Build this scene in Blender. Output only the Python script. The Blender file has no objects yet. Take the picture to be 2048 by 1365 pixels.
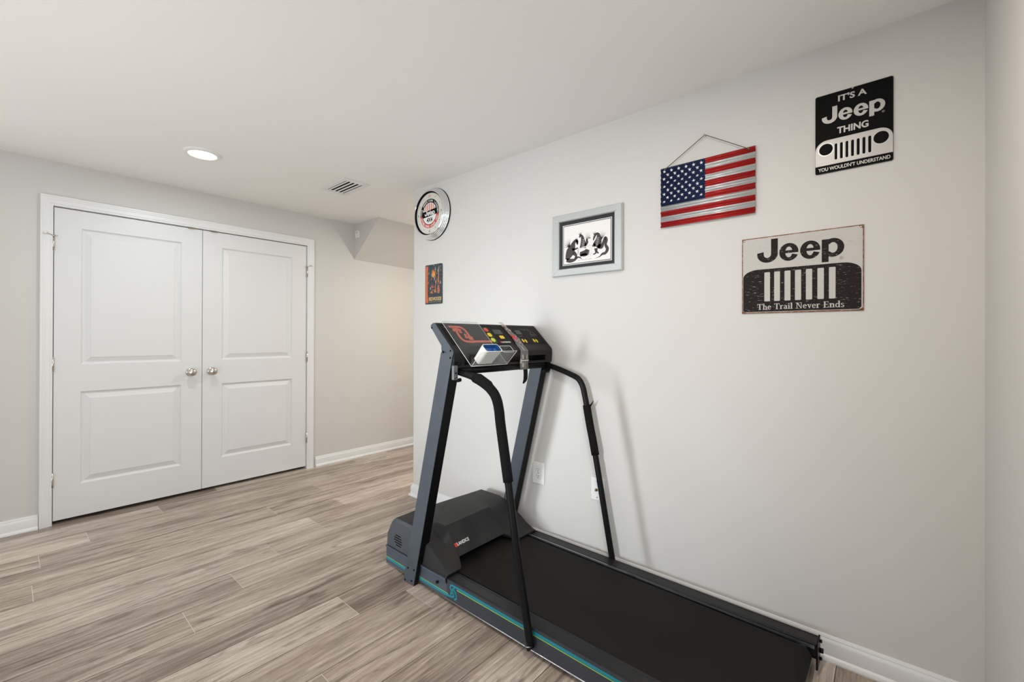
import bpy, bmesh, math, random
from math import sin, cos, pi, radians
from mathutils import Vector, Matrix

# ------------------------------------------------------------------ camera, world, lights, exposure
sc = bpy.context.scene
C = sc.collection
sc.view_settings.view_transform = 'Standard'
sc.view_settings.look = 'None'
sc.view_settings.gamma = 1.0
sc.view_settings.use_curve_mapping = False
sc.view_settings.exposure = 0.03
sc.cycles.transparent_max_bounces = 32

F_PX, YAW, PITCH, ROLL, CAM_H = 873.31, 0.85943, 0.00203, 0.00317, 1.22274
fw = Vector((sin(YAW) * cos(PITCH), cos(YAW) * cos(PITCH), sin(PITCH)))
rt0 = Vector((cos(YAW), -sin(YAW), 0.0))
up0 = rt0.cross(fw)
rt = rt0 * cos(ROLL) + up0 * sin(ROLL)
up = -rt0 * sin(ROLL) + up0 * cos(ROLL)
cam_data = bpy.data.cameras.new('camera')
cam = bpy.data.objects.new('camera', cam_data)
C.objects.link(cam)
cam.matrix_world = Matrix(((rt.x, up.x, -fw.x, 0.0), (rt.y, up.y, -fw.y, 0.0), (rt.z, up.z, -fw.z, CAM_H), (0, 0, 0, 1)))
cam_data.sensor_fit = 'HORIZONTAL'
cam_data.sensor_width = 36.0
cam_data.lens = F_PX / 2048.0 * 36.0
cam_data.shift_y = -(682.5 - 671.83) / 2048.0
cam_data.clip_start = 0.02
sc.camera = cam

world = bpy.data.worlds.new('daylight')
sc.world = world
world.use_nodes = True
world.node_tree.nodes['Background'].inputs[0].default_value = (0.80, 0.90, 1.0, 1)
world.node_tree.nodes['Background'].inputs[1].default_value = 1.5

H = 2.3428      # ceiling height
XR = 2.052      # right wall face
YD = 4.065      # closet wall face
YC = 2.766      # where the right wall ends
YN = -0.235     # near wall face
XL, YB = -6.0, -3.2

def area(name, loc, direction, sx, sy, power, col, spread=180):
    d = bpy.data.lights.new(name, 'AREA')
    d.shape = 'RECTANGLE'; d.size = sx; d.size_y = sy; d.energy = power; d.color = col
    d.spread = radians(spread)
    o = bpy.data.objects.new(name, d); C.objects.link(o)
    o.location = loc
    o.rotation_euler = Vector(direction).to_track_quat('-Z', 'Y').to_euler()
    return o

# window daylight read from shadows, then fill lights added from back and side
area('daylight_narrow_window', (XL + 0.10, 2.75, 1.12), (8.0, -1.05, -0.20), 0.24, 1.8, 8.2, (0.86, 0.93, 1.0), 25)
area('daylight_garden_window', (-1.15, YD - 0.10, 1.25), (0.5, -1, -0.05), 1.1, 1.5, 10, (0.92, 0.98, 1.0))
area('fill_light_back', (-1.5, YB + 0.25, 1.25), (0.15, 1, 1.5), 4.6, 1.7, 86, (0.92, 0.98, 1.0))  # added fill, tilted up to brighten closet wall and ceiling
area('fill_light_side', (XL + 0.25, -0.9, 1.25), (1, 0.0, 0.7), 2.6, 1.7, 16, (0.92, 0.98, 1.0))  # added fill that evens out the right wall

area('fill_light_up', (-0.75, 1.7, 0.55), (0.55, 0.08, 1), 1.0, 1.6, 17, (1.0, 0.98, 0.95))  # added fill without a fixture, lifts the ceiling brightness

# ------------------------------------------------------------------ materials
def nt(m):
    return m.node_tree.nodes, m.node_tree.links

def mat(name, col, rough=0.5, metal=0.0, spec=0.5, bump=None, var=None, coat=0.0):
    m = bpy.data.materials.new(name); m.use_nodes = True
    N, L = nt(m); b = N['Principled BSDF']
    b.inputs['Base Color'].default_value = (*col, 1); b.inputs['Roughness'].default_value = rough
    b.inputs['Metallic'].default_value = metal; b.inputs['Specular IOR Level'].default_value = spec
    b.inputs['Coat Weight'].default_value = coat
    tc = N.new('ShaderNodeTexCoord')
    if bump:
        n = N.new('ShaderNodeTexNoise'); n.inputs['Scale'].default_value = bump[0]; n.inputs['Detail'].default_value = 4
        bp = N.new('ShaderNodeBump'); bp.inputs['Strength'].default_value = bump[1]; bp.inputs['Distance'].default_value = 0.002
        L.new(tc.outputs['Object'], n.inputs['Vector']); L.new(n.outputs['Fac'], bp.inputs['Height']); L.new(bp.outputs[0], b.inputs['Normal'])
    if var:   # (scale, amount, stretch)
        n = N.new('ShaderNodeTexNoise'); n.inputs['Scale'].default_value = var[0]; n.inputs['Detail'].default_value = 5
        mp = N.new('ShaderNodeMapping'); mp.inputs['Scale'].default_value = var[2] if len(var) > 2 else (1, 1, 1)
        L.new(tc.outputs['Object'], mp.inputs[0]); L.new(mp.outputs[0], n.inputs['Vector'])
        r = N.new('ShaderNodeMapRange'); r.inputs['From Min'].default_value = 0.3; r.inputs['From Max'].default_value = 0.7
        r.inputs['To Min'].default_value = 1 - var[1]; r.inputs['To Max'].default_value = 1 + var[1]
        mx = N.new('ShaderNodeVectorMath'); mx.operation = 'SCALE'; mx.inputs[0].default_value = col
        L.new(n.outputs['Fac'], r.inputs[0]); L.new(r.outputs[0], mx.inputs['Scale']); L.new(mx.outputs[0], b.inputs['Base Color'])
    return m

def scratch_mat(name, col, col2, scale, lo, hi, stretch, rough=0.5, metal=0.0):
    """paint of one colour worn through to another in scratches and flecks"""
    m = bpy.data.materials.new(name); m.use_nodes = True
    N, L = nt(m); b = N['Principled BSDF']
    b.inputs['Roughness'].default_value = rough; b.inputs['Metallic'].default_value = metal; b.inputs['Specular IOR Level'].default_value = 0.12
    tc = N.new('ShaderNodeTexCoord'); mp = N.new('ShaderNodeMapping'); mp.inputs['Scale'].default_value = stretch
    n = N.new('ShaderNodeTexNoise'); n.inputs['Scale'].default_value = scale; n.inputs['Detail'].default_value = 6; n.inputs['Roughness'].default_value = 0.65
    r = N.new('ShaderNodeValToRGB'); r.color_ramp.elements[0].position = lo; r.color_ramp.elements[0].color = (*col, 1)
    r.color_ramp.elements[1].position = hi; r.color_ramp.elements[1].color = (*col2, 1)
    L.new(tc.outputs['Object'], mp.inputs[0]); L.new(mp.outputs[0], n.inputs['Vector']); L.new(n.outputs['Fac'], r.inputs[0]); L.new(r.outputs[0], b.inputs['Base Color'])
    return m

def floor_mat():
    m = bpy.data.materials.new('oak_vinyl_plank'); m.use_nodes = True
    N, L = nt(m); b = N['Principled BSDF']
    uv = N.new('ShaderNodeUVMap'); uv.uv_map = 'grain'
    at = N.new('ShaderNodeAttribute'); at.attribute_name = 'tone'
    def noise(scale, sx, sy, det, rough=0.6, dist=0.0):
        mp = N.new('ShaderNodeMapping'); mp.inputs['Scale'].default_value = (sx, sy, 1)
        n = N.new('ShaderNodeTexNoise'); n.inputs['Scale'].default_value = scale; n.inputs['Detail'].default_value = det
        n.inputs['Roughness'].default_value = rough; n.inputs['Distortion'].default_value = dist
        L.new(uv.outputs[0], mp.inputs[0]); L.new(mp.outputs[0], n.inputs['Vector']); return n
    def rng(src, a, bb, c, d):
        r = N.new('ShaderNodeMapRange'); r.inputs[1].default_value = a; r.inputs[2].default_value = bb; r.inputs[3].default_value = c; r.inputs[4].default_value = d
        L.new(src, r.inputs[0]); return r.outputs[0]
    def mul(a, bb):
        x = N.new('ShaderNodeMath'); x.operation = 'MULTIPLY'; L.new(a, x.inputs[0]); L.new(bb, x.inputs[1]); return x.outputs[0]
    broad = noise(1.0, 0.9, 8.5, 4, 0.55, 0.8)
    mid = noise(1.0, 3.0, 62, 6, 0.68, 0.6)
    fine = noise(1.0, 16, 330, 4, 0.75)
    knot = noise(1.0, 2.6, 12, 4, 0.55, 1.6)
    ramp = N.new('ShaderNodeValToRGB')
    e = ramp.color_ramp.elements
    e[0].position = 0.26; e[0].color = (0.180, 0.135, 0.106, 1)
    e[1].position = 0.74; e[1].color = (0.660, 0.570, 0.490, 1)
    k = e.new(0.5); k.color = (0.415, 0.332, 0.268, 1)
    s1 = rng(broad.outputs['Fac'], 0, 1, -0.26, 0.46)
    s2 = rng(mid.outputs['Fac'], 0, 1, -0.12, 0.80)
    ad = N.new('ShaderNodeMath'); ad.operation = 'ADD'; L.new(s1, ad.inputs[0]); L.new(s2, ad.inputs[1])
    s3 = rng(at.outputs['Fac'], 0, 1, -0.02, 0.14)
    ad2 = N.new('ShaderNodeMath'); ad2.operation = 'ADD'; L.new(ad.outputs[0], ad2.inputs[0]); L.new(s3, ad2.inputs[1])
    L.new(ad2.outputs[0], ramp.inputs[0])
    kk = mul(rng(knot.outputs['Fac'], 0.57, 0.74, 1.0, 0.36), rng(fine.outputs['Fac'], 0.3, 0.7, 0.74, 1.14))
    sc_ = N.new('ShaderNodeVectorMath'); sc_.operation = 'SCALE'; L.new(ramp.outputs[0], sc_.inputs[0]); L.new(kk, sc_.inputs['Scale'])
    L.new(sc_.outputs[0], b.inputs['Base Color'])
    L.new(rng(mid.outputs['Fac'], 0.3, 0.7, 0.34, 0.24), b.inputs['Roughness'])
    b.inputs['Specular IOR Level'].default_value = 0.5
    bp = N.new('ShaderNodeBump'); bp.inputs['Strength'].default_value = 0.25; bp.inputs['Distance'].default_value = 0.001
    L.new(fine.outputs['Fac'], bp.inputs['Height']); L.new(bp.outputs[0], b.inputs['Normal'])
    return m

def glass_mat(name, col, rough=0.0, alpha=0.12):
    m = bpy.data.materials.new(name); m.use_nodes = True
    N, L = nt(m); N.remove(N['Principled BSDF'])
    t = N.new('ShaderNodeBsdfTransparent'); t.inputs[0].default_value = (*col, 1)
    g = N.new('ShaderNodeBsdfGlossy'); g.inputs['Roughness'].default_value = rough; g.inputs[0].default_value = (1, 1, 1, 1)
    lw = N.new('ShaderNodeLayerWeight'); lw.inputs[0].default_value = 0.15
    fr = N.new('ShaderNodeMath'); fr.operation = 'POWER'; fr.inputs[1].default_value = 2.5; L.new(lw.outputs['Facing'], fr.inputs[0])
    md = N.new('ShaderNodeMath'); md.operation = 'ADD'; md.inputs[1].default_value = 0.04 + alpha; md.use_clamp = True
    mx = N.new('ShaderNodeMixShader')
    L.new(fr.outputs[0], md.inputs[0]); L.new(md.outputs[0], mx.inputs[0]); L.new(t.outputs[0], mx.inputs[1]); L.new(g.outputs[0], mx.inputs[2])
    L.new(mx.outputs[0], N['Material Output'].inputs[0])
    return m

def emit_mat(name, col, s):
    m = bpy.data.materials.new(name); m.use_nodes = True
    b = m.node_tree.nodes['Principled BSDF']
    b.inputs['Base Color'].default_value = (*col, 1); b.inputs['Emission Color'].default_value = (*col, 1); b.inputs['Emission Strength'].default_value = s
    return m

M = {}
M['wall'] = mat('greige_wall_paint', (0.62, 0.605, 0.58), 0.75, bump=(220, 0.12))
M['ceiling'] = mat('white_ceiling_paint', (0.88, 0.87, 0.85), 0.85, bump=(150, 0.10))
M['trim'] = mat('white_trim_paint', (0.76, 0.76, 0.76), 0.35)
M['door'] = mat('white_door_paint', (0.715, 0.715, 0.715), 0.42, bump=(300, 0.10))
M['dark'] = mat('black_void', (0.004, 0.004, 0.004), 0.9, spec=0.1)
M['floor'] = floor_mat()
M['subfloor'] = mat('dark_joint', (0.09, 0.07, 0.055), 0.9)
M['joint'] = mat('lit_end_joint', (0.62, 0.55, 0.48), 0.5)  # paler tone paints in the light caught by plank end bevels
M['nickel'] = mat('satin_nickel', (0.62, 0.58, 0.53), 0.24, 1.0)
M['chrome'] = mat('polished_chrome', (0.86, 0.88, 0.90), 0.10, 1.0)
M['mirror'] = mat('mirror_glass_frame', (0.56, 0.585, 0.575), 0.28, 0.55)
M['white_plastic'] = mat('white_plastic', (0.80, 0.80, 0.79), 0.3)
M['blue_grey_paint'] = mat('blue_grey_powder_coat', (0.058, 0.070, 0.087), 0.40, 0.15, bump=(500, 0.2), var=(14, 0.08))
M['rail_paint'] = mat('slate_rail_paint', (0.032, 0.036, 0.046), 0.45, 0.1, bump=(500, 0.15))
M['rail_front'] = mat('blue_grey_rail_paint', (0.060, 0.075, 0.096), 0.42, 0.1, bump=(500, 0.15))
M['rail_top'] = mat('black_rail_top', (0.009, 0.009, 0.010), 0.34, 0.0, 0.3, var=(60, 0.25))
M['alu'] = mat('aluminium_edge', (0.55, 0.56, 0.60), 0.3, 1.0)
M['hood'] = mat('charcoal_textured_plastic', (0.021, 0.0205, 0.021), 0.55, spec=0.28, bump=(900, 0.5), var=(200, 0.18))
M['hood_side'] = mat('slate_textured_plastic', (0.050, 0.057, 0.068), 0.45, bump=(900, 0.4))
M['black_metal'] = mat('black_powder_coat', (0.004, 0.004, 0.0045), 0.40, spec=0.15)
M['foam'] = mat('black_foam', (0.006, 0.0055, 0.0055), 0.75, spec=0.12, bump=(700, 0.5))
M['console'] = mat('black_console_plastic', (0.010, 0.0095, 0.0095), 0.42, spec=0.25, bump=(900, 0.3))
M['console_face'] = mat('black_overlay', (0.007, 0.0065, 0.0065), 0.5, spec=0.15)
M['lcd'] = mat('dark_display', (0.022, 0.024, 0.026), 0.12)
M['belt'] = mat('worn_black_belt', (0.0085, 0.0078, 0.0075), 0.72, spec=0.18, bump=(600, 0.35), var=(3.0, 0.35, (1, 0.5, 1)))
M['belt_line'] = mat('belt_seam_grey', (0.030, 0.028, 0.027), 0.7, spec=0.2)
M['teal'] = mat('teal_stripe', (0.004, 0.19, 0.25), 0.45)
M['lime'] = mat('lime_stripe', (0.27, 0.46, 0.08), 0.45)
M['orange'] = mat('orange_print', (0.66, 0.115, 0.055), 0.4)
M['red'] = mat('red_print', (0.60, 0.035, 0.035), 0.4)
M['yellow'] = mat('yellow_print', (0.85, 0.58, 0.02), 0.4)
M['lime_btn'] = mat('lime_button', (0.62, 0.72, 0.06), 0.4)
M['white_print'] = mat('white_print', (0.78, 0.78, 0.76), 0.5)
M['grey_print'] = mat('grey_print', (0.22, 0.22, 0.22), 0.5)
M['acrylic'] = glass_mat('clear_acrylic', (0.93, 0.94, 0.94), 0.04, 0.0)
M['acrylic_edge'] = mat('bright_acrylic_edge', (0.80, 0.80, 0.78), 0.2)
M['film'] = glass_mat('crinkled_film', (0.72, 0.68, 0.62), 0.30, 0.16)
M['crease'] = mat('film_crease', (0.42, 0.38, 0.33), 0.35)
M['bracket'] = mat('grey_steel_bracket', (0.16, 0.17, 0.185), 0.4, 0.4)
M['blue'] = mat('blue_plastic', (0.03, 0.12, 0.36), 0.35)
M['cup'] = mat('off_white_plastic', (0.74, 0.71, 0.66), 0.35)
M['sign_black'] = mat('gloss_black_tin', (0.002, 0.002, 0.0023), 0.55, spec=0.08)
M['sign_silver'] = mat('silver_tin', (0.42, 0.405, 0.385), 0.42, 0.25)
M['cream'] = scratch_mat('worn_cream_paint', (0.52, 0.50, 0.47), (0.20, 0.17, 0.15), 9, 0.62, 0.76, (5, 34, 34), 0.6)
M['umber'] = scratch_mat('worn_umber_paint', (0.017, 0.013, 0.0115), (0.40, 0.37, 0.34), 16, 0.60, 0.72, (4, 14, 14), 0.6)
M['rust'] = scratch_mat('rusty_edge', (0.16, 0.065, 0.032), (0.42, 0.29, 0.20), 60, 0.45, 0.7, (1, 1, 1), 0.7)
M['flag_red'] = scratch_mat('chipped_red_paint', (0.34, 0.018, 0.018), (0.80, 0.60, 0.50), 75, 0.735, 0.75, (1, 1, 1), 0.3, 0.25)
M['flag_blue'] = scratch_mat('chipped_navy_paint', (0.012, 0.020, 0.060), (0.25, 0.28, 0.34), 90, 0.72, 0.75, (1, 1, 1), 0.4, 0.2)
M['tin'] = mat('galvanised_tin', (0.52, 0.53, 0.53), 0.30, 0.45)
M['star'] = mat('white_star_paint', (0.75, 0.76, 0.77), 0.5)
M['rope'] = mat('jute_cord', (0.17, 0.13, 0.09), 0.9, bump=(900, 0.8))
M['mat_board'] = mat('black_mat_board', (0.018, 0.018, 0.020), 0.7)
M['paper'] = mat('white_paper', (0.80, 0.77, 0.75), 0.7)
M['ink'] = mat('sepia_black_ink', (0.045, 0.040, 0.040), 0.7, var=(400, 0.7))
M['ink_light'] = mat('pale_ink', (0.45, 0.43, 0.40), 0.7)
M['clock_face'] = mat('cream_clock_face', (0.66, 0.65, 0.58), 0.4)
M['rw_night'] = mat('deep_forest_print', (0.020, 0.035, 0.045), 0.4, var=(60, 0.5))
M['rw_green'] = mat('pine_green_print', (0.05, 0.12, 0.09), 0.4)
M['rw_teal'] = mat('teal_foliage_print', (0.13, 0.22, 0.25), 0.4)
M['rw_pale'] = mat('pale_mist_print', (0.32, 0.36, 0.34), 0.4)
M['rw_bark'] = mat('redwood_bark_print', (0.55, 0.13, 0.05), 0.4, var=(80, 0.45, (6, 1, 1)))
M['rw_sun'] = mat('orange_sun_print', (0.70, 0.24, 0.03), 0.4)
M['rw_text'] = mat('straw_lettering', (0.62, 0.42, 0.16), 0.5)
M['lens'] = emit_mat('lit_lamp_lens', (1.0, 0.93, 0.80), 4.0)
M['window_glass'] = glass_mat('window_glass', (1, 1, 1), 0.0, 0.0)
M['brass'] = mat('aged_brass', (0.30, 0.22, 0.12), 0.35, 1.0)

# ------------------------------------------------------------------ mesh helpers
class MB:
    def __init__(self):
        self.bm = bmesh.new(); self.mats = []
    def mi(self, m):
        if m not in self.mats: self.mats.append(m)
        return self.mats.index(m)
    def face(self, pts, m):
        vs = [self.bm.verts.new(p) for p in pts]
        f = self.bm.faces.new(vs); f.material_index = self.mi(m); return f
    def box(self, x0, x1, y0, y1, z0, z1, m):
        return self.hexa([(x0, y0, z0), (x1, y0, z0), (x1, y1, z0), (x0, y1, z0), (x0, y0, z1), (x1, y0, z1), (x1, y1, z1), (x0, y1, z1)], m)
    def hexa(self, p, m):
        vs = [self.bm.verts.new(q) for q in p]; i = self.mi(m)
        for a in ((3, 2, 1, 0), (4, 5, 6, 7), (0, 1, 5, 4), (1, 2, 6, 5), (2, 3, 7, 6), (3, 0, 4, 7)):
            f = self.bm.faces.new([vs[k] for k in a]); f.material_index = i
    def prism(self, poly, d0, d1, m, f3=None):
        """poly 2D extruded d0..d1 ; f3 maps (a,b,d) -> 3D"""
        f3 = f3 or (lambda a, b, d: (a, b, d)); i = self.mi(m)
        A = [self.bm.verts.new(f3(a, b, d0)) for a, b in poly]; B = [self.bm.verts.new(f3(a, b, d1)) for a, b in poly]
        n = len(poly)
        for f in (self.bm.faces.new(A[::-1]), self.bm.faces.new(B)): f.material_index = i
        for k in range(n):
            f = self.bm.faces.new((A[k], A[(k + 1) % n], B[(k + 1) % n], B[k])); f.material_index = i
    def tube(self, pts, r, m, seg=16, caps=True):
        pts = [Vector(p) for p in pts]; n = len(pts); rr = r if isinstance(r, (list, tuple)) else [r] * n
        i = self.mi(m); rings = []
        t = (pts[1] - pts[0]).normalized()
        nrm = t.orthogonal().normalized()
        for k in range(n):
            if k == 0: t2 = (pts[1] - pts[0]).normalized()
            elif k == n - 1: t2 = (pts[-1] - pts[-2]).normalized()
            else: t2 = ((pts[k + 1] - pts[k]).normalized() + (pts[k] - pts[k - 1]).normalized()).normalized()
            nrm = (nrm - t2 * nrm.dot(t2)).normalized(); bn = t2.cross(nrm)
            rings.append([self.bm.verts.new(pts[k] + (nrm * cos(2 * pi * j / seg) + bn * sin(2 * pi * j / seg)) * rr[k]) for j in range(seg)])
        for k in range(n - 1):
            for j in range(seg):
                f = self.bm.faces.new((rings[k][j], rings[k][(j + 1) % seg], rings[k + 1][(j + 1) % seg], rings[k + 1][j])); f.material_index = i; f.smooth = True
        if caps:
            for f in (self.bm.faces.new(rings[0][::-1]), self.bm.faces.new(rings[-1])): f.material_index = i
    def lathe(self, prof, m, seg=48, f3=None, sx=1.0, sy=1.0):
        """prof list of (r, d), around the d axis ; mats per segment allowed"""
        f3 = f3 or (lambda a, b, d: (a, b, d)); rings = []
        for r, d in prof:
            if r < 1e-6: rings.append([self.bm.verts.new(f3(0, 0, d))])
            else: rings.append([self.bm.verts.new(f3(r * sx * cos(2 * pi * j / seg), r * sy * sin(2 * pi * j / seg), d)) for j in range(seg)])
        for k in range(len(prof) - 1):
            mm = m[k] if isinstance(m, list) else m; i = self.mi(mm); A, B = rings[k], rings[k + 1]
            for j in range(seg):
                j2 = (j + 1) % seg
                if len(A) == 1 and len(B) == 1: continue
                if len(A) == 1: f = self.bm.faces.new((A[0], B[j2], B[j]))
                elif len(B) == 1: f = self.bm.faces.new((A[j], A[j2], B[0]))
                else: f = self.bm.faces.new((A[j], A[j2], B[j2], B[j]))
                f.material_index = i; f.smooth = True
    def add_mesh(self, verts, faces, m):
        i = self.mi(m); vs = [self.bm.verts.new(v) for v in verts]
        for fc in faces:
            try:
                f = self.bm.faces.new([vs[k] for k in fc]); f.material_index = i
            except ValueError: pass
    def build(self, name, parent=None, smooth=None, bevel=None, loc=None, label=None, recalc=True):
        if recalc: bmesh.ops.recalc_face_normals(self.bm, faces=self.bm.faces[:])
        me = bpy.data.meshes.new(name); self.bm.to_mesh(me); self.bm.free()
        for k in self.mats: me.materials.append(M[k])
        if smooth is not None:
            for p in me.polygons: p.use_smooth = True
            me.set_sharp_from_angle(angle=radians(smooth))
        o = bpy.data.objects.new(name, me); C.objects.link(o)
        if parent is not None: o.parent = parent
        if loc is not None: o.location = loc
        if bevel:
            b = o.modifiers.new('bevel', 'BEVEL'); b.width = bevel; b.segments = 2; b.limit_method = 'ANGLE'; b.angle_limit = radians(35)
            b.harden_normals = False
        if label: o['label'] = label
        return o

def thing(name, loc, label, cat, group=None, rot=None):
    o = bpy.data.objects.new(name, None); C.objects.link(o); o.location = loc
    o.empty_display_size = 0.05
    if rot is not None: o.rotation_euler = rot
    o['label'] = label; o['category'] = cat
    if group: o['group'] = group
    return o
def tag(o, label, cat, group=None):
    o['label'] = label; o['category'] = cat
    if group: o['group'] = group
    return o
def struct(o):
    o['kind'] = 'structure'; return o

# a wall-mounted thing: local x runs right, y up, z out of the wall
ROT_RIGHT = Matrix(((0, 0, -1), (-1, 0, 0), (0, 1, 0))).to_euler()   # on the right wall
ROT_BACK = Matrix(((1, 0, 0), (0, 0, -1), (0, 1, 0))).to_euler()     # on the closet wall

_tc = {}
def text_geo(s, bold=0.0):
    key = (s, bold)
    if key in _tc: return _tc[key]
    cu = bpy.data.curves.new('t', 'FONT'); cu.body = s; cu.offset = bold; cu.resolution_u = 4; cu.fill_mode = 'FRONT'
    o = bpy.data.objects.new('t', cu); C.objects.link(o)
    dg = bpy.context.evaluated_depsgraph_get()
    me = bpy.data.meshes.new_from_object(o.evaluated_get(dg))
    vs = [(v.co.x, v.co.y) for v in me.vertices]; fs = [tuple(p.vertices) for p in me.polygons]
    bpy.data.objects.remove(o); bpy.data.curves.remove(cu); bpy.data.meshes.remove(me)
    x0 = min(v[0] for v in vs); x1 = max(v[0] for v in vs); y0 = min(v[1] for v in vs); y1 = max(v[1] for v in vs)
    _tc[key] = (vs, fs, x0, x1, y0, y1); return _tc[key]

def text(mb, s, x0, x1, y0, y1, d, m, bold=0.02, f3=None, box=None):
    """letter s fitted into the rectangle, at height d above the plate"""
    f3 = f3 or (lambda a, b, dd: (a, b, dd))
    vs, fs, a0, a1, b0, b1 = text_geo(s, bold)
    if box: b0, b1 = box
    V_ = [f3(x0 + (v[0] - a0) / (a1 - a0) * (x1 - x0), y0 + (v[1] - b0) / (b1 - b0) * (y1 - y0), d) for v in vs]
    mb.add_mesh(V_, fs, m)

# flat art strokes -------------------------------------------------
def arc(cx, cy, rx, ry, a0, a1, n=24):
    return [(cx + rx * cos(radians(a0 + (a1 - a0) * k / n)), cy + ry * sin(radians(a0 + (a1 - a0) * k / n))) for k in range(n + 1)]
def rrect(x0, x1, y0, y1, r, n=6):
    return arc(x1 - r, y1 - r, r, r, 0, 90, n) + arc(x0 + r, y1 - r, r, r, 90, 180, n) + arc(x0 + r, y0 + r, r, r, 180, 270, n) + arc(x1 - r, y0 + r, r, r, 270, 360, n)
def plate(mb, poly, d, m, f3=None):
    f3 = f3 or (lambda a, b, dd: (a, b, dd))
    mb.face([f3(a, b, d) for a, b in poly], m)
def ribbon(mb, pts, w, d, m, f3=None):
    """flat stroke through pts ; w constant or list"""
    f3 = f3 or (lambda a, b, dd: (a, b, dd))
    n = len(pts); ww = w if isinstance(w, (list, tuple)) else [w] * n
    L_, R_ = [], []
    for k in range(n):
        a = pts[max(0, k - 1)]; b = pts[min(n - 1, k + 1)]
        dx, dy = b[0] - a[0], b[1] - a[1]; l = math.hypot(dx, dy) or 1
        nx, ny = -dy / l, dx / l
        L_.append((pts[k][0] + nx * ww[k] / 2, pts[k][1] + ny * ww[k] / 2)); R_.append((pts[k][0] - nx * ww[k] / 2, pts[k][1] - ny * ww[k] / 2))
    for k in range(n - 1):
        q = [L_[k], L_[k + 1], R_[k + 1], R_[k]]
        try: mb.face([f3(a, b, d) for a, b in q], m)
        except ValueError: pass
def ringband(mb, cx, cy, ro, ri, a0, a1, d, m, n=40, f3=None):
    f3 = f3 or (lambda a, b, dd: (a, b, dd))
    ro = ro if isinstance(ro, tuple) else (ro, ro); ri = ri if isinstance(ri, tuple) else (ri, ri)
    O = arc(cx, cy, ro[0], ro[1], a0, a1, n); I = arc(cx, cy, ri[0], ri[1], a0, a1, n)
    for k in range(n):
        mb.face([f3(*O[k], d), f3(*O[k + 1], d), f3(*I[k + 1], d), f3(*I[k], d)], m)
def spline(pts, n=8):
    out = []; P = [pts[0]] + list(pts) + [pts[-1]]
    for k in range(1, len(P) - 2):
        for j in range(n):
            t = j / n; a, b, c, d_ = P[k - 1], P[k], P[k + 1], P[k + 2]
            out.append(tuple(0.5 * ((2 * b[i]) + (-a[i] + c[i]) * t + (2 * a[i] - 5 * b[i] + 4 * c[i] - d_[i]) * t * t + (-a[i] + 3 * b[i] - 3 * c[i] + d_[i]) * t ** 3) for i in range(len(b))))
    out.append(tuple(pts[-1])); return out

def car_word(mb, x, y, s, d, m):
    """heavy rounded four-letter word J e e p, its left bottom at x, y ; s scales the 0.29 m original"""
    def T(p): return (x + p[0] * s, y + p[1] * s)
    def f3(a, b, dd): return (*T((a, b)), dd)
    # J
    plate(mb, [(0.0505, 0.030), (0.0745, 0.030), (0.0745, 0.0935), (0.0505, 0.0935)], d, m, f3)
    ringband(mb, 0.0373, 0.0325, (0.0372, 0.0345), (0.0132, 0.0150), 180, 360, d + 0.00008, m, 24, f3)
    plate(mb, [(0.0001, 0.0325), (0.0241, 0.0325), (0.0241, 0.0430), (0.0001, 0.0390)], d + 0.00004, m, f3)
    # e, e
    for ex in (0.0797, 0.1507):
        cx, cy = ex + 0.0328, 0.0330
        ringband(mb, cx, cy, (0.0328, 0.0355), (0.0120, 0.0215), 8, 338, d + 0.00008, m, 44, f3)
        plate(mb, [(cx - 0.014, cy - 0.004), (cx + 0.0326, cy - 0.004), (cx + 0.0322, cy + 0.0068), (cx - 0.014, cy + 0.0068)], d, m, f3)
    # p
    plate(mb, [(0.2206, -0.021), (0.2423, -0.021), (0.2423, 0.066), (0.2206, 0.066)], d, m, f3)
    ringband(mb, 0.2556, 0.0325, (0.0342, 0.0355), (0.0140, 0.0200), -140, 140, d + 0.00008, m, 36, f3)

# =================================================================== STRUCTURE
# ---- floor made of planks, 0.2015 m wide and 1.524 m long
PW, PL = 0.2015, 1.524
known = {12: 0.714, 11: 0.331, 10: 0.124, 9: 1.222, 8: 0.088, 7: 1.333, 6: 1.004, 5: 0.757, 4: 0.514, 1: 1.261, 3: 0.16, 2: 1.02, 0: 0.75, 13: 1.1, -1: 0.2, -2: 1.4}
rnd = random.Random(7)
fl = MB(); bm = fl.bm
uvl = bm.loops.layers.uv.new('grain'); tone = bm.verts.layers.float.new('tone')
fx0, fx1, fy0, fy1 = XL - 0.1, 3.55, YB - 0.1, YD + 0.75
fl.mi('floor'); fl.mi('subfloor'); fl.mi('joint')
def quad(x0, x1, y0, y1, z, mi_, t=0.5, ox=0.0, oy=0.0):
    vs = [bm.verts.new((x, y, z)) for x, y in ((x0, y0), (x1, y0), (x1, y1), (x0, y1))]
    for v in vs: v[tone] = t
    f = bm.faces.new(vs); f.material_index = mi_
    for l in f.loops: l[uvl].uv = (l.vert.co.x + ox, l.vert.co.y + oy)
    return f
for k in range(-23, 18):
    y0 = 1.354 + PW * k; y1 = y0 + PW
    if y1 < fy0 or y0 > fy1: continue
    ya, yb = max(y0, fy0), min(y1, fy1)
    jx = known.get(k, rnd.uniform(0, PL))
    i0 = math.floor((fx0 - jx) / PL)
    g = 0.0015
    for i in range(i0, i0 + 9):
        xa, xb = jx + i * PL, jx + (i + 1) * PL
        xa, xb = max(xa, fx0), min(xb, fx1)
        if xb - xa < 0.01: continue
        t = rnd.random()
        quad(xa + g * 1.2, xb - g * 1.2, ya + g * 0.8, yb - g * 0.8, 0.0, 0, t, rnd.uniform(0, 40), rnd.uniform(0, 40))
        quad(xb - g * 1.2, xb + g * 1.2, ya + g * 0.8, yb - g * 0.8, -0.0006, 2)
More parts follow.
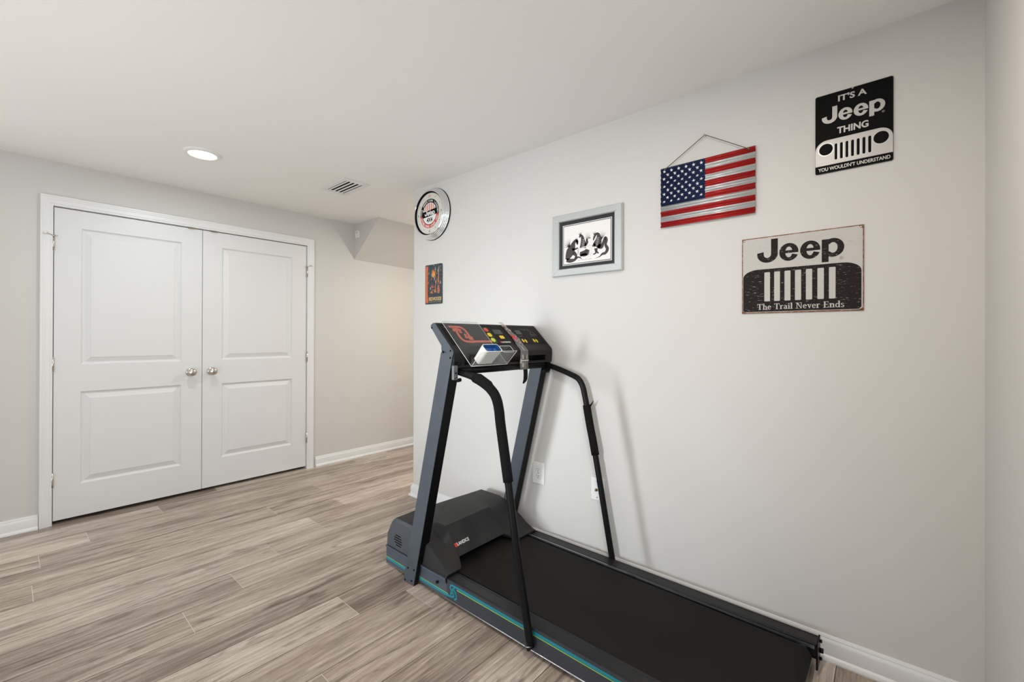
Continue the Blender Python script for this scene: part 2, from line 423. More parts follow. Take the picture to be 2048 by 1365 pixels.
quad(fx0, fx1, fy0, fy1, -0.0016, 1)
quad(fx0, fx1, fy0, fy1, -0.06, 1)
struct(fl.build('floor', recalc=False))

# ---- ceiling
b = MB(); b.box(fx0, fx1, fy0, fy1, H, H + 0.12, 'ceiling'); struct(b.build('ceiling'))

# ---- right wall
b = MB(); b.box(XR, XR + 0.12, YN - 0.12, YC, 0.0, H, 'wall'); struct(b.build('wall_right'))
b = MB(); b.box(1.25, XR, YN - 0.12, YN, 0.0, H, 'wall'); struct(b.build('wall_near'))
# ---- closet wall with the closet opening (0.196 .. 1.818, up to 2.052) and a window further left
OX0, OX1, OZ = 0.190, 1.824, 2.056
WX0, WX1, WZ0, WZ1 = -1.75, -0.55, 0.5, 2.05
b = MB()
for x0, x1, z0, z1 in ((fx0, WX0, 0, H), (WX0, WX1, 0, WZ0), (WX0, WX1, WZ1, H), (WX1, OX0, 0, H), (OX0, OX1, OZ, H), (OX1, fx1, 0, H)):
    b.box(x0, x1, YD, YD + 0.12, z0, z1, 'wall')
struct(b.build('wall_back'))
b = MB()
b.box(OX0 - 0.1, OX1 + 0.1, YD + 0.62, YD + 0.70, 0, H, 'dark'); b.box(OX0 - 0.18, OX0 - 0.1, YD + 0.12, YD + 0.62, 0, H, 'dark'); b.box(OX1 + 0.1, OX1 + 0.18, YD + 0.12, YD + 0.62, 0, H, 'dark')
struct(b.build('wall_closet_interior'))
# ---- outer walls with windows, the two wide ones added for fill light
b = MB()
for y0, y1, z0, z1 in ((fy0, -2.2, 0, H), (-2.2, 0.4, 0, 0.35), (-2.2, 0.4, 2.15, H), (0.4, 2.56, 0, H), (2.56, 2.94, 0, 0.12), (2.56, 2.94, 2.12, H), (2.94, fy1, 0, H)):
    b.box(XL - 0.12, XL, y0, y1, z0, z1, 'wall')
struct(b.build('wall_left'))
b = MB()
for x0, x1, z0, z1 in ((fx0, -3.8, 0, H), (-3.8, 0.8, 0, 0.35), (-3.8, 0.8, 2.15, H), (0.8, 1.37, 0, H)):
    b.box(x0, x1, YB - 0.12, YB, z0, z1, 'wall')
struct(b.build('wall_front'))
b = MB(); b.box(1.25, 1.37, YB, YN - 0.12, 0, H, 'wall'); struct(b.build('wall_side'))
b = MB(); b.box(3.43, 3.55, YC - 1.2, YD, 0, H, 'wall'); b.box(XR + 0.12, 3.43, YC - 1.32, YC - 1.2, 0, H, 'wall'); struct(b.build('wall_hall'))

def window(name, x0, x1, y0, y1, z0, z1, panes):
    """sash window in a wall opening"""
    e = bpy.data.objects.new(name, None); C.objects.link(e); e.location = ((x0 + x1) / 2, (y0 + y1) / 2, z0); struct(e)
    f = MB(); g = MB(); t = 0.045
    alongx = (x1 - x0) > (y1 - y0)
    def bx(m_, a0, a1, c0, c1, d0, d1, k):
        if alongx: m_.box(a0 - e.location.x, a1 - e.location.x, d0 - e.location.y, d1 - e.location.y, c0 - z0, c1 - z0, k)
        else: m_.box(d0 - e.location.x, d1 - e.location.x, a0 - e.location.y, a1 - e.location.y, c0 - z0, c1 - z0, k)
    A0, A1 = (x0, x1) if alongx else (y0, y1); D0, D1 = (y0, y1) if alongx else (x0, x1)
    bx(f, A0, A0 + t, z0, z1, D0, D1, 'trim'); bx(f, A1 - t, A1, z0, z1, D0, D1, 'trim')
    bx(f, A0 + t, A1 - t, z0, z0 + t, D0, D1, 'trim'); bx(f, A0 + t, A1 - t, z1 - t, z1, D0, D1, 'trim')
    for k in range(1, panes):
        a = A0 + (A1 - A0) * k / panes; bx(f, a - t / 2, a + t / 2, z0 + t, z1 - t, D0, D1, 'trim')
    dm = (D0 + D1) / 2
    bx(g, A0 + t, A1 - t, z0 + t, z1 - t, dm - 0.002, dm + 0.002, 'window_glass')
    f.build('window_frame', e); g.build('window_pane', e)
window('window_1', XL - 0.09, XL - 0.04, 2.56, 2.94, 0.12, 2.12, 1)
window('window_2', WX0, WX1, YD + 0.04, YD + 0.09, WZ0, WZ1, 2)
window('window_added_back', -3.8, 0.8, YB - 0.09, YB - 0.04, 0.35, 2.15, 4)  # unseen window added to go with the back fill light
window('window_added_side', XL - 0.09, XL - 0.04, -2.2, 0.4, 0.35, 2.15, 3)  # unseen window added to go with the side fill light

# ---- stair bulkhead under the ceiling
b = MB()
bx0, bx1 = 2.288, 3.43
tri0 = [(YD, H - 0.0), (YD, 1.992), (3.625, H - 0.0)]
tri1 = [(YD, H - 0.0), (YD, 1.965), (3.655, H - 0.0)]
vs0 = [(bx0, y, z) for y, z in tri0]; vs1 = [(bx1, y, z) for y, z in tri1]
A = [b.bm.verts.new(v) for v in vs0]; B_ = [b.bm.verts.new(v) for v in vs1]
b.mi('wall')
b.bm.faces.new(A); b.bm.faces.new(B_[::-1])
for k in range(3): b.bm.faces.new((A[k], A[(k + 1) % 3], B_[(k + 1) % 3], B_[k]))
struct(b.build('ceiling_bulkhead'))

# ---- baseboards : (out, up) profile with shoe moulding
BP = [(0, 0), (0.027, 0), (0.0275, 0.006), (0.024, 0.014), (0.016, 0.019), (0.0145, 0.021), (0.0145, 0.066), (0.0125, 0.072), (0.0085, 0.078), (0.0085, 0.082), (0.005, 0.0895), (0, 0.0905)]
def sweep(name, segs):
    """segs: list of polylines with mitred corners; each vertex = (x, y, nx, ny) ; out direction at that vertex"""
    b = MB(); b.mi('trim')
    for poly in segs:
        rings = [[b.bm.verts.new((x + nx * o, y + ny * o, z)) for o, z in BP] for x, y, nx, ny in poly]
        for i in range(len(rings) - 1):
            for k in range(len(BP)):
                k2 = (k + 1) % len(BP)
                b.bm.faces.new((rings[i][k], rings[i + 1][k], rings[i + 1][k2], rings[i][k2]))
        b.bm.faces.new(rings[0]); b.bm.faces.new(rings[-1][::-1])
    return struct(b.build(name, smooth=25))
sweep('baseboard_right', [[(XR, YN, -1, 1), (XR, YC, -1, 1), (XR + 0.12, YC, 0, 1)]])
sweep('baseboard_near', [[(1.25, YN, 0, 1), (XR - 0.03, YN, 0, 1)]])
sweep('baseboard_back', [[(XL, YD, 0, -1), (0.1385, YD, 0, -1)], [(1.8965, YD, 0, -1), (3.43, YD, 0, -1)]])

# ---- closet casing (trim_1) : moulded profile, mitred
CW = 0.058
CP = [(0, 0.0), (0, 0.010), (0.003, 0.0125), (0.010, 0.0125), (0.013, 0.0155), (0.034, 0.0160), (0.038, 0.0185), (0.045, 0.0190), (0.048, 0.0215), (0.056, 0.0215), (CW, 0.018), (CW, 0.0)]
ci0, ci1, ctop = 0.1985, 1.8165, 2.0545
b = MB(); b.mi('trim')
rings = []
for px_, pz, dx, dz in ((ci0, 0.0, -1, 0), (ci0, ctop, -1, 1), (ci1, ctop, 1, 1), (ci1, 0.0, 1, 0)):
    rings.append([b.bm.verts.new((px_ + dx * w, YD - t, pz + dz * w * (1.12 if dz else 1))) for w, t in CP])
for i in range(3):
    for k in range(len(CP)):
        k2 = (k + 1) % len(CP); b.bm.faces.new((rings[i][k], rings[i + 1][k], rings[i + 1][k2], rings[i][k2]))
b.bm.faces.new(rings[0]); b.bm.faces.new(rings[-1][::-1])
# jamb lining the opening
b.box(OX0, ci0 + 0.0005, YD + 0.0002, YD + 0.12, 0, OZ - 0.001, 'trim'); b.box(ci1 - 0.0005, OX1, YD + 0.0002, YD + 0.12, 0, OZ - 0.001, 'trim')
b.box(ci0, ci1, YD + 0.0002, YD + 0.12, ctop - 0.0005, OZ - 0.001, 'trim')
b.box(ci0, ci1, YD + 0.045, YD + 0.06, ctop - 0.02, ctop, 'trim')
struct(b.build('trim_closet_casing', smooth=25))

# ---- closet door leaves
def door_leaf(name, x0, x1, px0, px1, pz, knob_x, hinge_x, side):
    z0, z1 = 0.024, 2.048
    e = bpy.data.objects.new(name, None); C.objects.link(e); e.location = (x0, YD, 0); struct(e)
    b = MB(); yf = 0.003; T_ = 0.035
    # front skin with moulded panels as concentric rings; local x, y(depth), z
    w = x1 - x0
    xs = [0, px0 - x0, px1 - x0, w]; zs = [z0, pz[0][0], pz[0][1], pz[1][0], pz[1][1], z1]
    for i in range(3):
        for j in range(5):
            if i == 1 and j in (1, 3): continue
            b.face([(xs[i], yf, zs[j]), (xs[i + 1], yf, zs[j]), (xs[i + 1], yf, zs[j + 1]), (xs[i], yf, zs[j + 1])], 'door')
    prof = [(0, 0), (0.002, 0.0050), (0.008, 0.0105), (0.014, 0.0125), (0.018, 0.0120), (0.046, 0.0025), (0.048, 0.0008)]
    for (za, zb) in pz:
        rr = []
        for o, d in prof:
            rr.append([(px0 - x0 + o, yf + d, za + o), (px1 - x0 - o, yf + d, za + o), (px1 - x0 - o, yf + d, zb - o), (px0 - x0 + o, yf + d, zb - o)])
        for i in range(len(rr) - 1):
            for k in range(4):
                k2 = (k + 1) % 4; b.face([rr[i][k], rr[i][k2], rr[i + 1][k2], rr[i + 1][k]], 'door')
        b.face(rr[-1], 'door')
    for q in ([(0, yf, z0), (w, yf, z0), (w, yf + T_, z0), (0, yf + T_, z0)], [(0, yf, z1), (w, yf, z1), (w, yf + T_, z1), (0, yf + T_, z1)],
              [(0, yf, z0), (0, yf, z1), (0, yf + T_, z1), (0, yf + T_, z0)], [(w, yf, z0), (w, yf, z1), (w, yf + T_, z1), (w, yf + T_, z0)],
              [(0, yf + T_, z0), (w, yf + T_, z0), (w, yf + T_, z1), (0, yf + T_, z1)]): b.face(q, 'door')
    bmesh.ops.remove_doubles(b.bm, verts=b.bm.verts[:], dist=1e-5)
    b.build('door_panel', e)
    # knob
    k = MB(); f3 = lambda a, bb, d: (a, yf - d, bb)
    k.lathe([(0.0, 0.0), (0.031, 0.0005), (0.031, 0.004), (0.027, 0.008), (0.013, 0.010), (0.011, 0.028), (0.018, 0.033), (0.0285, 0.042), (0.0300, 0.050), (0.026, 0.060), (0.015, 0.066), (0.0, 0.068)], 'nickel', 40, f3, 1.0, 1.0)
    k.build('door_knob', e, loc=(knob_x - x0, 0, 0.942))
    # hinges
    for n_, hz in enumerate((1.812, 1.032, 0.288)):
        h = MB(); hx = hinge_x - x0
        h.tube([(0, 0, -0.045), (0, 0, 0.045)], 0.0065, 'nickel', 14)
        h.tube([(0, 0, 0.045), (0, 0, 0.050)], 0.0045, 'nickel', 12); h.tube([(0, 0, -0.050), (0, 0, -0.045)], 0.0045, 'nickel', 12)
        for zz in (-0.027, -0.009, 0.009, 0.027): h.tube([(0, 0, zz - 0.0006), (0, 0, zz + 0.0006)], 0.0069, 'brass', 14)
        if n_ == 0:
            s = side
            h.tube([(0, 0, 0.048), (0, -0.004, 0.054)], 0.008, 'nickel', 12)
            h.tube([(-s * 0.004, -0.004, 0.052), (-s * 0.030, -0.018, 0.060)], 0.0032, 'nickel', 10)
            h.tube([(-s * 0.030, -0.018, 0.060), (-s * 0.042, -0.024, 0.063)], 0.0065, 'white_plastic', 12)
            h.tube([(s * 0.004, -0.004, 0.052), (s * 0.020, -0.010, 0.050)], 0.0032, 'nickel', 10)
        h.build('hinge', e, loc=(hx, -0.0065, hz))
    c = MB(); cx = (0.933 if side > 0 else 1.081) - x0
    c.box(cx - 0.022, cx + 0.022, -0.0135, 0.0045, z1 - 0.0015, z1 + 0.003, 'brass'); c.tube([(cx, 0.002, z1 + 0.001), (cx, 0.002, z1 + 0.006)], 0.006, 'brass', 12)
    c.build('ball_catch', e)
    return e
# hinge side: side=+1 hinges at the left
door_leaf('door_1', 0.2025, 1.0040, 0.328, 0.873, ((0.236, 0.848), (1.028, 1.931)), 0.931, 0.1985, 1)
door_leaf('door_2', 1.0075, 1.8125, 1.139, 1.686, ((0.243, 0.838), (1.028, 1.929)), 1.068, 1.8165, -1)

# =================================================================== CEILING THINGS
def downlight(x, y, label, power, col=(1.0, 0.86, 0.68)):
    t = thing('recessed_light', (x, y, H), label, 'ceiling light', rot=(pi, 0, 0))
    a = MB(); a.lathe([(0.100, 0.0), (0.0995, 0.004), (0.094, 0.009), (0.078, 0.0125), (0.074, 0.011), (0.073, 0.006)], 'white_plastic', 56); a.build('trim_ring', t, recalc=True)
    l = MB(); l.lathe([(0.073, 0.006), (0.060, 0.009), (0.03, 0.0105), (0.0, 0.011)], 'lens', 48); l.build('lamp_lens', t, label='glowing warm white lens')
    d = bpy.data.lights.new('lamp_glow', 'AREA'); d.shape = 'DISK'; d.size = 0.13; d.energy = power; d.color = col
    o = bpy.data.objects.new('lamp_glow', d); C.objects.link(o); o.location = (x, y, H - 0.016)
    return t
downlight(0.787, 3.195, 'round lit recessed ceiling light in front of the closet doors', 7.5, (0.92, 0.98, 1.0))
downlight(2.85, 2.72, 'round ceiling light of the stair hall behind the end of the right wall', 25, (1.0, 0.94, 0.83))
downlight(0.787, 0.35, 'round unseen ceiling light added as fill near the camera', 16, (1.0, 0.91, 0.82))  # unseen lamp added as fill for the near end of the room
downlight(-2.2, 3.195, 'round unseen ceiling light added as fill in the far left part of the room', 3)  # unseen lamp added as weak fill on the left

v = thing('air_vent', (1.6575, 3.088, H), 'white louvred air vent in the ceiling to the right of the round light', 'air vent', rot=(pi, 0, 0))
b = MB()
hx, hy, ix, iy = 0.1025, 0.182, 0.066, 0.140
for a in ((-hx, -ix, -hy, hy), (ix, hx, -hy, hy), (-ix, ix, -hy, -iy), (-ix, ix, iy, hy)): b.box(a[0], a[1], a[2], a[3], 0.0005, 0.007, 'trim')
b.build('vent_frame', v, bevel=0.002)
b = MB(); b.box(-ix, ix, -iy, iy, 0.0003, 0.0012, 'dark'); b.build('duct_shade', v, label='black sheet painted as the shade of the duct opening')  # near-black sheet stands in for the shade behind the louvres
for k in range(4):
    b = MB(); x = -0.049 + k * 0.0325
    b.hexa([(x - 0.0065, -iy, 0.0022), (x - 0.0055, -iy, 0.0016), (x - 0.0055, iy, 0.0016), (x - 0.0065, iy, 0.0022), (x + 0.0050, -iy, 0.0056), (x + 0.0060, -iy, 0.0050), (x + 0.0060, iy, 0.0050), (x + 0.0050, iy, 0.0056)], 'trim')
    b.build('louvre', v)

# motion sensor on the bulkhead side
s = thing('motion_sensor', (bx0 - 0.0005, 3.995, 2.232), 'small white rounded alarm sensor on the side of the stair bulkhead', 'sensor', rot=ROT_RIGHT)
b = MB(); b.prism(rrect(-0.034, 0.034, -0.036, 0.036, 0.012), 0.0, 0.016, 'white_plastic'); b.build('sensor_case', s, bevel=0.003)
b = MB(); b.prism(rrect(-0.006, 0.006, 0.010, 0.022, 0.004), 0.0165, 0.0185, 'grey_print'); b.build('sensor_eye', s)

# =================================================================== WALL PLATES
def receptacle_plate(y, z, w, h, label):
    t = thing('wall_outlet', (XR, y, z), label, 'outlet', rot=ROT_RIGHT)
    b = MB(); b.prism(rrect(-w / 2, w / 2, -h / 2, h / 2, 0.004), 0.0, 0.006, 'white_plastic'); b.build('cover_plate', t, bevel=0.0022)
    return t
t = receptacle_plate(1.557, 0.4215, 0.087, 0.125, 'white duplex power outlet on the wall behind the treadmill uprights')
for zz in (0.0196, -0.0196):
    b = MB()
    b.prism([(p[0] * 0.017, zz + max(-0.0125, min(0.0125, p[1] * 0.017))) for p in arc(0, 0, 1, 1, 0, 345, 23)], 0.006, 0.0075, 'white_plastic'); r_ = b.build('receptacle', t)
    b = MB()
    for sx in (-0.0062, 0.0062): b.box(sx - 0.0013, sx + 0.0013, zz + 0.000, zz + 0.0085, 0.0075, 0.0079, 'dark')
    b.prism(arc(0, zz - 0.0065, 0.0027, 0.0027, 0, 345, 12), 0.0075, 0.0079, 'dark'); b.build('slots', r_, label='dark socket slots')
    b = MB(); b.lathe([(0.0185, 0.0061), (0.0185, 0.0062), (0.0178, 0.0062)], 'grey_print', 32, lambda a, bb, d: (a, bb + zz, d)); b.build('gasket', r_)
b = MB(); b.lathe([(0.0, 0.0075), (0.003, 0.0075), (0.003, 0.006)], 'nickel', 16); b.build('screw', t)
t = receptacle_plate(1.163, 0.4165, 0.0786, 0.119, 'white cable jack plate behind the wall-side treadmill handrail')
b = MB(); b.lathe([(0.0, 0.020), (0.0035, 0.020), (0.0048, 0.018), (0.0048, 0.010), (0.0075, 0.010), (0.0075, 0.006)], 'brass', 20, lambda a, bb, d: (a - 0.006, bb - 0.004, d)); b.build('coaxial_jack', t, label='small metal cable jack')
for zz in (0.041, -0.043):
    b = MB(); b.lathe([(0.0, 0.0072), (0.003, 0.0072), (0.003, 0.006)], 'nickel', 16, lambda a, bb, d: (a - 0.004, bb + zz, d)); b.build('screw', t)

# =================================================================== WALL ART (right wall) ; local x = -(y - yc)
def wall_thing(name, y, z, label, cat, out=0.0005):
    return thing(name, (XR - out, y, z), label, cat, rot=ROT_RIGHT)

# ---- black tin sign
t = wall_thing('metal_sign', 0.1013, 2.0017, 'square-cornered black tin sign with silver grille and lettering, highest on the right wall', 'sign', 0.004)
hw, hh = 0.1138, 0.1500
b = MB(); b.prism(rrect(-hw, hw, -hh, hh, 0.006), 0.0, 0.0012, 'sign_black'); b.build('plate', t)
X = lambda y: -(y - 0.1013)
Z = lambda z: z - 2.0017
b = MB(); g0, g1, gb, gt, R_ = -0.1136, 0.1136, Z(1.8805), Z(1.9765), 0.038
b.prism([(g0, gb), (g1, gb), (g1, gt - R_)] + arc(g1 - R_, gt - R_, R_, R_, 0, 90, 10)[1:] + arc(g0 + R_, gt - R_, R_, R_, 90, 180, 10), 0.0012, 0.0030, 'sign_silver')
gr = b.build('grille_emblem', t, bevel=0.0008)
b = MB()
for yy in (0.1815, 0.0204):
    plate(b, arc(X(yy), Z(1.9415), 0.0211, 0.0217, 0, 352, 44), 0.0033, 'sign_black'); ringband(b, X(yy), Z(1.9415), 0.0245, 0.0236, 0, 360, 0.0033, 'tin')
for k in range(7):
    xx = X(0.1505) + k * 0.01645; plate(b, rrect(xx - 0.0043, xx + 0.0043, Z(1.8958), Z(1.9563), 0.0042), 0.0033, 'sign_black')
    plate(b, rrect(xx + 0.0046, xx + 0.0058, Z(1.8975), Z(1.954), 0.0005), 0.0033, 'tin')
b.build('grille_openings', gr, label='black lamp and slot openings')
b = MB()
text(b, "IT'S A", X(0.1446), X(0.0601), Z(2.1125), Z(2.1365), 0.0019, 'sign_silver', 0.030)
b.build('small_lettering', t, label='silver first line of lettering')
b = MB(); text(b, 'THING', X(0.1474), X(0.0554), Z(1.9913), Z(2.0168), 0.0019, 'sign_silver', 0.030)
b.build('small_lettering', t, label='silver third line of lettering')
b = MB(); text(b, "YOU WOULDN'T UNDERSTAND", X(0.2054), X(-0.005), Z(1.8597), Z(1.8735), 0.0019, 'sign_silver', 0.022)
b.build('slogan_lettering', t, label='silver bottom line of lettering')
b = MB(); car_word(b, X(0.1945), Z(2.0400), 0.639, 0.0019, 'sign_silver')
ringband(b, X(0.0145), Z(2.0334), 0.0040, 0.0034, 0, 360, 0.0019, 'sign_silver', 20); text(b, 'R', X(0.0145) - 0.0014, X(0.0145) + 0.0014, Z(2.0334) - 0.0018, Z(2.0334) + 0.0018, 0.0019, 'sign_silver', 0.0)
b.build('lettering', t, label='silver raised lettering')
for yy, zz in ((0.1012, 2.1480), (0.114, 1.8705)):
    b = MB(); b.lathe([(0.0, 0.006), (0.0025, 0.0055), (0.0035, 0.003), (0.0035, 0.001)], 'nickel', 16, lambda a, bb, d: (a + X(yy), bb + Z(zz), d)); b.build('nail', t)

# ---- corrugated flag
fy0_, fy1_, fz0, fz1 = 0.8235, 0.4205, 1.7425, 2.0250
t = wall_thing('flag_plaque', (fy0_ + fy1_) / 2, (fz0 + fz1) / 2, 'corrugated tin plaque painted as a stars and stripes flag, hanging from a cord', 'plaque', 0.012)
fwid, fht = (fy0_ - fy1_), fz1 - fz0
def wave(bb): return 0.0032 * sin(2 * pi * (bb + fht / 2) / fht * 12.5 + 0.6)
b = MB(); st = fht / 11; cx = -fwid / 2 + (0.8235 - 0.6212)
for sidx in range(11):
    top = fht / 2 - sidx * st; K = 12
    colr = 'flag_red' if sidx % 2 == 0 else 'tin'
    for (xa, xb) in ((-fwid / 2, cx), (cx, fwid / 2)):
        mm = 'flag_blue' if (sidx < 7 and xb == cx) else colr
        for k in range(K):
            za, zb = top - st * k / K, top - st * (k + 1) / K
            f = b.face([(xa, za, wave(za)), (xb, za, wave(za)), (xb, zb, wave(zb)), (xa, zb, wave(zb))], mm); f.smooth = True
            b.face([(xa, za, wave(za) - 0.0012), (xb, za, wave(za) - 0.0012), (xb, zb, wave(zb) - 0.0012), (xa, zb, wave(zb) - 0.0012)], 'tin')
for xe in (-fwid / 2, fwid / 2):
    for k in range(132):
        za, zb = fht / 2 - fht * k / 132, fht / 2 - fht * (k + 1) / 132
        b.face([(xe, za, wave(za)), (xe, zb, wave(zb)), (xe, zb, wave(zb) - 0.0012), (xe, za, wave(za) - 0.0012)], 'tin')
bmesh.ops.remove_doubles(b.bm, verts=b.bm.verts[:], dist=1e-6)
b.build('corrugated_sheet', t)
b = MB(); cw, chh = cx + fwid / 2, 7 * st
for r_ in range(9):
    for c_ in range(6 if r_ % 2 == 0 else 5):
        sx = -fwid / 2 + cw * ((2 * c_ + (1 if r_ % 2 == 0 else 2)) / 12.0); sz = fht / 2 - chh * (r_ + 1) / 10.0 + 0.001
        pts = []
        for q in range(10):
            rr = 0.0082 if q % 2 == 0 else 0.0034; a = radians(90 + 36 * q); px_, pz_ = sx + rr * cos(a), sz + rr * sin(a); pts.append((px_, pz_, wave(pz_) + 0.0009))
        c3 = (sx, sz, wave(sz) + 0.0009)
        for q in range(10): b.face([c3, pts[q], pts[(q + 1) % 10]], 'star')
b.build('stars', t, label='white painted stars')
b = MB(); apex = (-(0.6216 - 0.622), 2.1273 - (fz0 + fz1) / 2, 0.004)
la = (-(0.8000 - 0.622), fht / 2 - 0.008, 0.006); ra = (-(0.4448 - 0.622), fht / 2 - 0.010, 0.006)
b.tube([la, apex], 0.0017, 'rope', 8); b.tube([apex, ra], 0.0017, 'rope', 8)
for p_ in (la, ra):
    for q in range(5):
        a = q * 1.3; b.tube([(p_[0] + 0.004 * cos(a), p_[1] + 0.003 * sin(a), p_[2]), (p_[0] - 0.004 * cos(a + 0.5), p_[1] - 0.004 * sin(a + 0.4), p_[2] + 0.003)], 0.0019, 'rope', 8)
b.build('hanging_cord', t, label='brown twine cord with knots')
b = MB(); b.tube([(apex[0], apex[1] - 0.002, -0.012), (apex[0], apex[1], 0.008)], 0.0015, 'nickel', 10); b.lathe([(0.0, 0.0095), (0.0032, 0.009), (0.0032, 0.008)], 'nickel', 14, lambda a, bb, d: (a + apex[0], bb + apex[1], d)); b.build('nail', t)

# ---- framed drawing
FYC, FZC = 1.2358, 1.7330
t = wall_thing('picture_frame', FYC, FZC, 'mirror-bordered picture frame with an ink drawing of three dragons at a table', 'picture', 0.0005)
ow, oh, iw, ih = 0.2155, 0.1713, 0.1710, 0.1315
b = MB(); b.mi('mirror')
prof = [(0, 0.0), (0, 0.016), (0.004, 0.0205), (0.040, 0.0205), (0.0445, 0.015), (0.0445, 0.004)]
rings = []
for sx, sy in ((-1, -1), (1, -1), (1, 1), (-1, 1)): rings.append([b.bm.verts.new((sx * (ow - w * (ow - iw) / 0.0445), sy * (oh - w * (oh - ih) / 0.0445), d)) for w, d in prof])
for i in range(4):
    A, B_ = rings[i], rings[(i + 1) % 4]
    for k in range(len(prof) - 1): b.bm.faces.new((A[k], B_[k], B_[k + 1], A[k + 1]))
fr_ = b.build('frame_border', t, label='silver mirror border strips')
for sx, sy in ((-1, -1), (1, -1), (1, 1), (-1, 1)):
    b = MB(); b.tube([(sx * (ow - 0.003), sy * (oh - 0.003), 0.0202), (sx * iw, sy * ih, 0.0206)], 0.0007, 'chrome', 6); b.build('corner_seam', fr_)
b = MB(); b.box(-iw - 0.002, iw + 0.002, -ih - 0.002, ih + 0.002, 0.0008, 0.0050, 'mat_board'); b.build('mat_board', t, label='black mat')
b = MB(); qw, qh = 0.1525, 0.1125
for i_, (w, d, m_) in enumerate(((0.0, 0.0054, 'white_print'), (0.003, 0.0056, 'mat_board'), (0.0045, 0.0058, 'grey_print'), (0.008, 0.0060, 'paper'))):
    b.box(-qw + w, qw - w, -qh + w, qh - w, d - 0.0003, d, m_)
sheet = b.build('print_sheet', t, label='white paper with double line border')
b = MB(); dz = 0.0063
def drg(pts, ws, m_='ink', dd=dz):
    P_ = spline([(p[0], p[1], w) for p, w in zip(pts, ws)], 8); ribbon(b, [(p[0], p[1]) for p in P_], [max(p[2], 0.0004) for p in P_], dd, m_)
def spikes(pts, l, m_='ink'):
    for (x, y, a) in pts:
        a = radians(a); b.face([(x - 0.0022 * sin(a), y + 0.0022 * cos(a), dz + 0.0001), (x + l * cos(a), y + l * sin(a), dz + 0.0001), (x + 0.0022 * sin(a), y - 0.0022 * cos(a), dz + 0.0001)], m_)
def A2(u_, v_):  # drawing coordinates: 0..1 across the sheet, 0..1 up
    return (-0.135 + 0.27 * u_, -0.098 + 0.196 * v_)
# left dragon
drg([A2(0.02, 0.10), A2(0.06, 0.16), A2(0.12, 0.30), A2(0.17, 0.42), A2(0.20, 0.52), A2(0.25, 0.60), A2(0.29, 0.58), A2(0.30, 0.50)], [0.014, 0.034, 0.052, 0.040, 0.024, 0.014, 0.012, 0.006])
drg([A2(0.03, 0.08), A2(0.12, 0.05), A2(0.22, 0.06), A2(0.30, 0.12), A2(0.36, 0.10), A2(0.40, 0.06)], [0.020, 0.022, 0.016, 0.010, 0.006, 0.002])
drg([A2(0.17, 0.36), A2(0.24, 0.36), A2(0.31, 0.38)], [0.014, 0.010, 0.007]); drg([A2(0.20, 0.26), A2(0.26, 0.18), A2(0.24, 0.10)], [0.024, 0.016, 0.010])
spikes([(*A2(0.11, 0.44), a) for a in (88, 102, 116, 130, 144, 158, 175)], 0.052); spikes([(*A2(0.27, 0.60), a) for a in (60, 90, 120)], 0.016)
drg([A2(0.255, 0.60), A2(0.285, 0.55), A2(0.295, 0.47)], [0.012, 0.015, 0.006])
# middle dragon
drg([A2(0.42, 0.36), A2(0.43, 0.46), A2(0.42, 0.58), A2(0.40, 0.68), A2(0.36, 0.71), A2(0.34, 0.66)], [0.040, 0.036, 0.024, 0.016, 0.013, 0.006])
drg([A2(0.35, 0.22), A2(0.42, 0.20), A2(0.50, 0.22), A2(0.53, 0.30)], [0.016, 0.030, 0.034, 0.024]); drg([A2(0.36, 0.14), A2(0.44, 0.18), A2(0.52, 0.16)], [0.010, 0.012, 0.008])
drg([A2(0.47, 0.42), A2(0.52, 0.50), A2(0.50, 0.58)], [0.016, 0.014, 0.006])
spikes([(*A2(0.37, 0.72), a) for a in (70, 100, 125, 150)], 0.022); spikes([(*A2(0.50, 0.50), a) for a in (58, 68, 78, 90)], 0.056); spikes([(*A2(0.57, 0.60), a) for a in (0, 60, 120)], 0.012)
# right dragon
drg([A2(0.72, 0.34), A2(0.76, 0.44), A2(0.78, 0.56), A2(0.77, 0.66), A2(0.72, 0.68), A2(0.68, 0.60), A2(0.66, 0.52)], [0.050, 0.046, 0.030, 0.018, 0.014, 0.012, 0.005])
drg([A2(0.76, 0.36), A2(0.84, 0.32), A2(0.88, 0.42), A2(0.92, 0.54), A2(0.95, 0.48), A2(0.93, 0.36), A2(0.97, 0.24), A2(0.93, 0.14), A2(0.86, 0.12), A2(0.80, 0.06), A2(0.70, 0.03)], [0.024, 0.022, 0.015, 0.015, 0.016, 0.015, 0.018, 0.015, 0.012, 0.005, 0.001])
drg([A2(0.71, 0.36), A2(0.68, 0.40), A2(0.64, 0.36)], [0.020, 0.012, 0.008]); drg([A2(0.72, 0.30), A2(0.72, 0.18), A2(0.66, 0.14)], [0.022, 0.010, 0.006]); drg([A2(0.74, 0.20), A2(0.78, 0.15)], [0.010, 0.006])
spikes([(*A2(0.69, 0.66), a) for a in (80, 105, 130)], 0.022); spikes([(*A2(0.83, 0.50), a) for a in (50, 62, 74, 88)], 0.052)
for k in range(5):
    x, y = A2(0.425 + 0.004 * k, 0.40 + 0.045 * k); ribbon(b, [(x - 0.008, y), (x + 0.008, y + 0.002)], 0.0016, dz + 0.0003, 'paper')
    x, y = A2(0.745 + 0.006 * k, 0.38 + 0.045 * k); ribbon(b, [(x - 0.009, y), (x + 0.007, y + 0.003)], 0.0016, dz + 0.0003, 'paper')
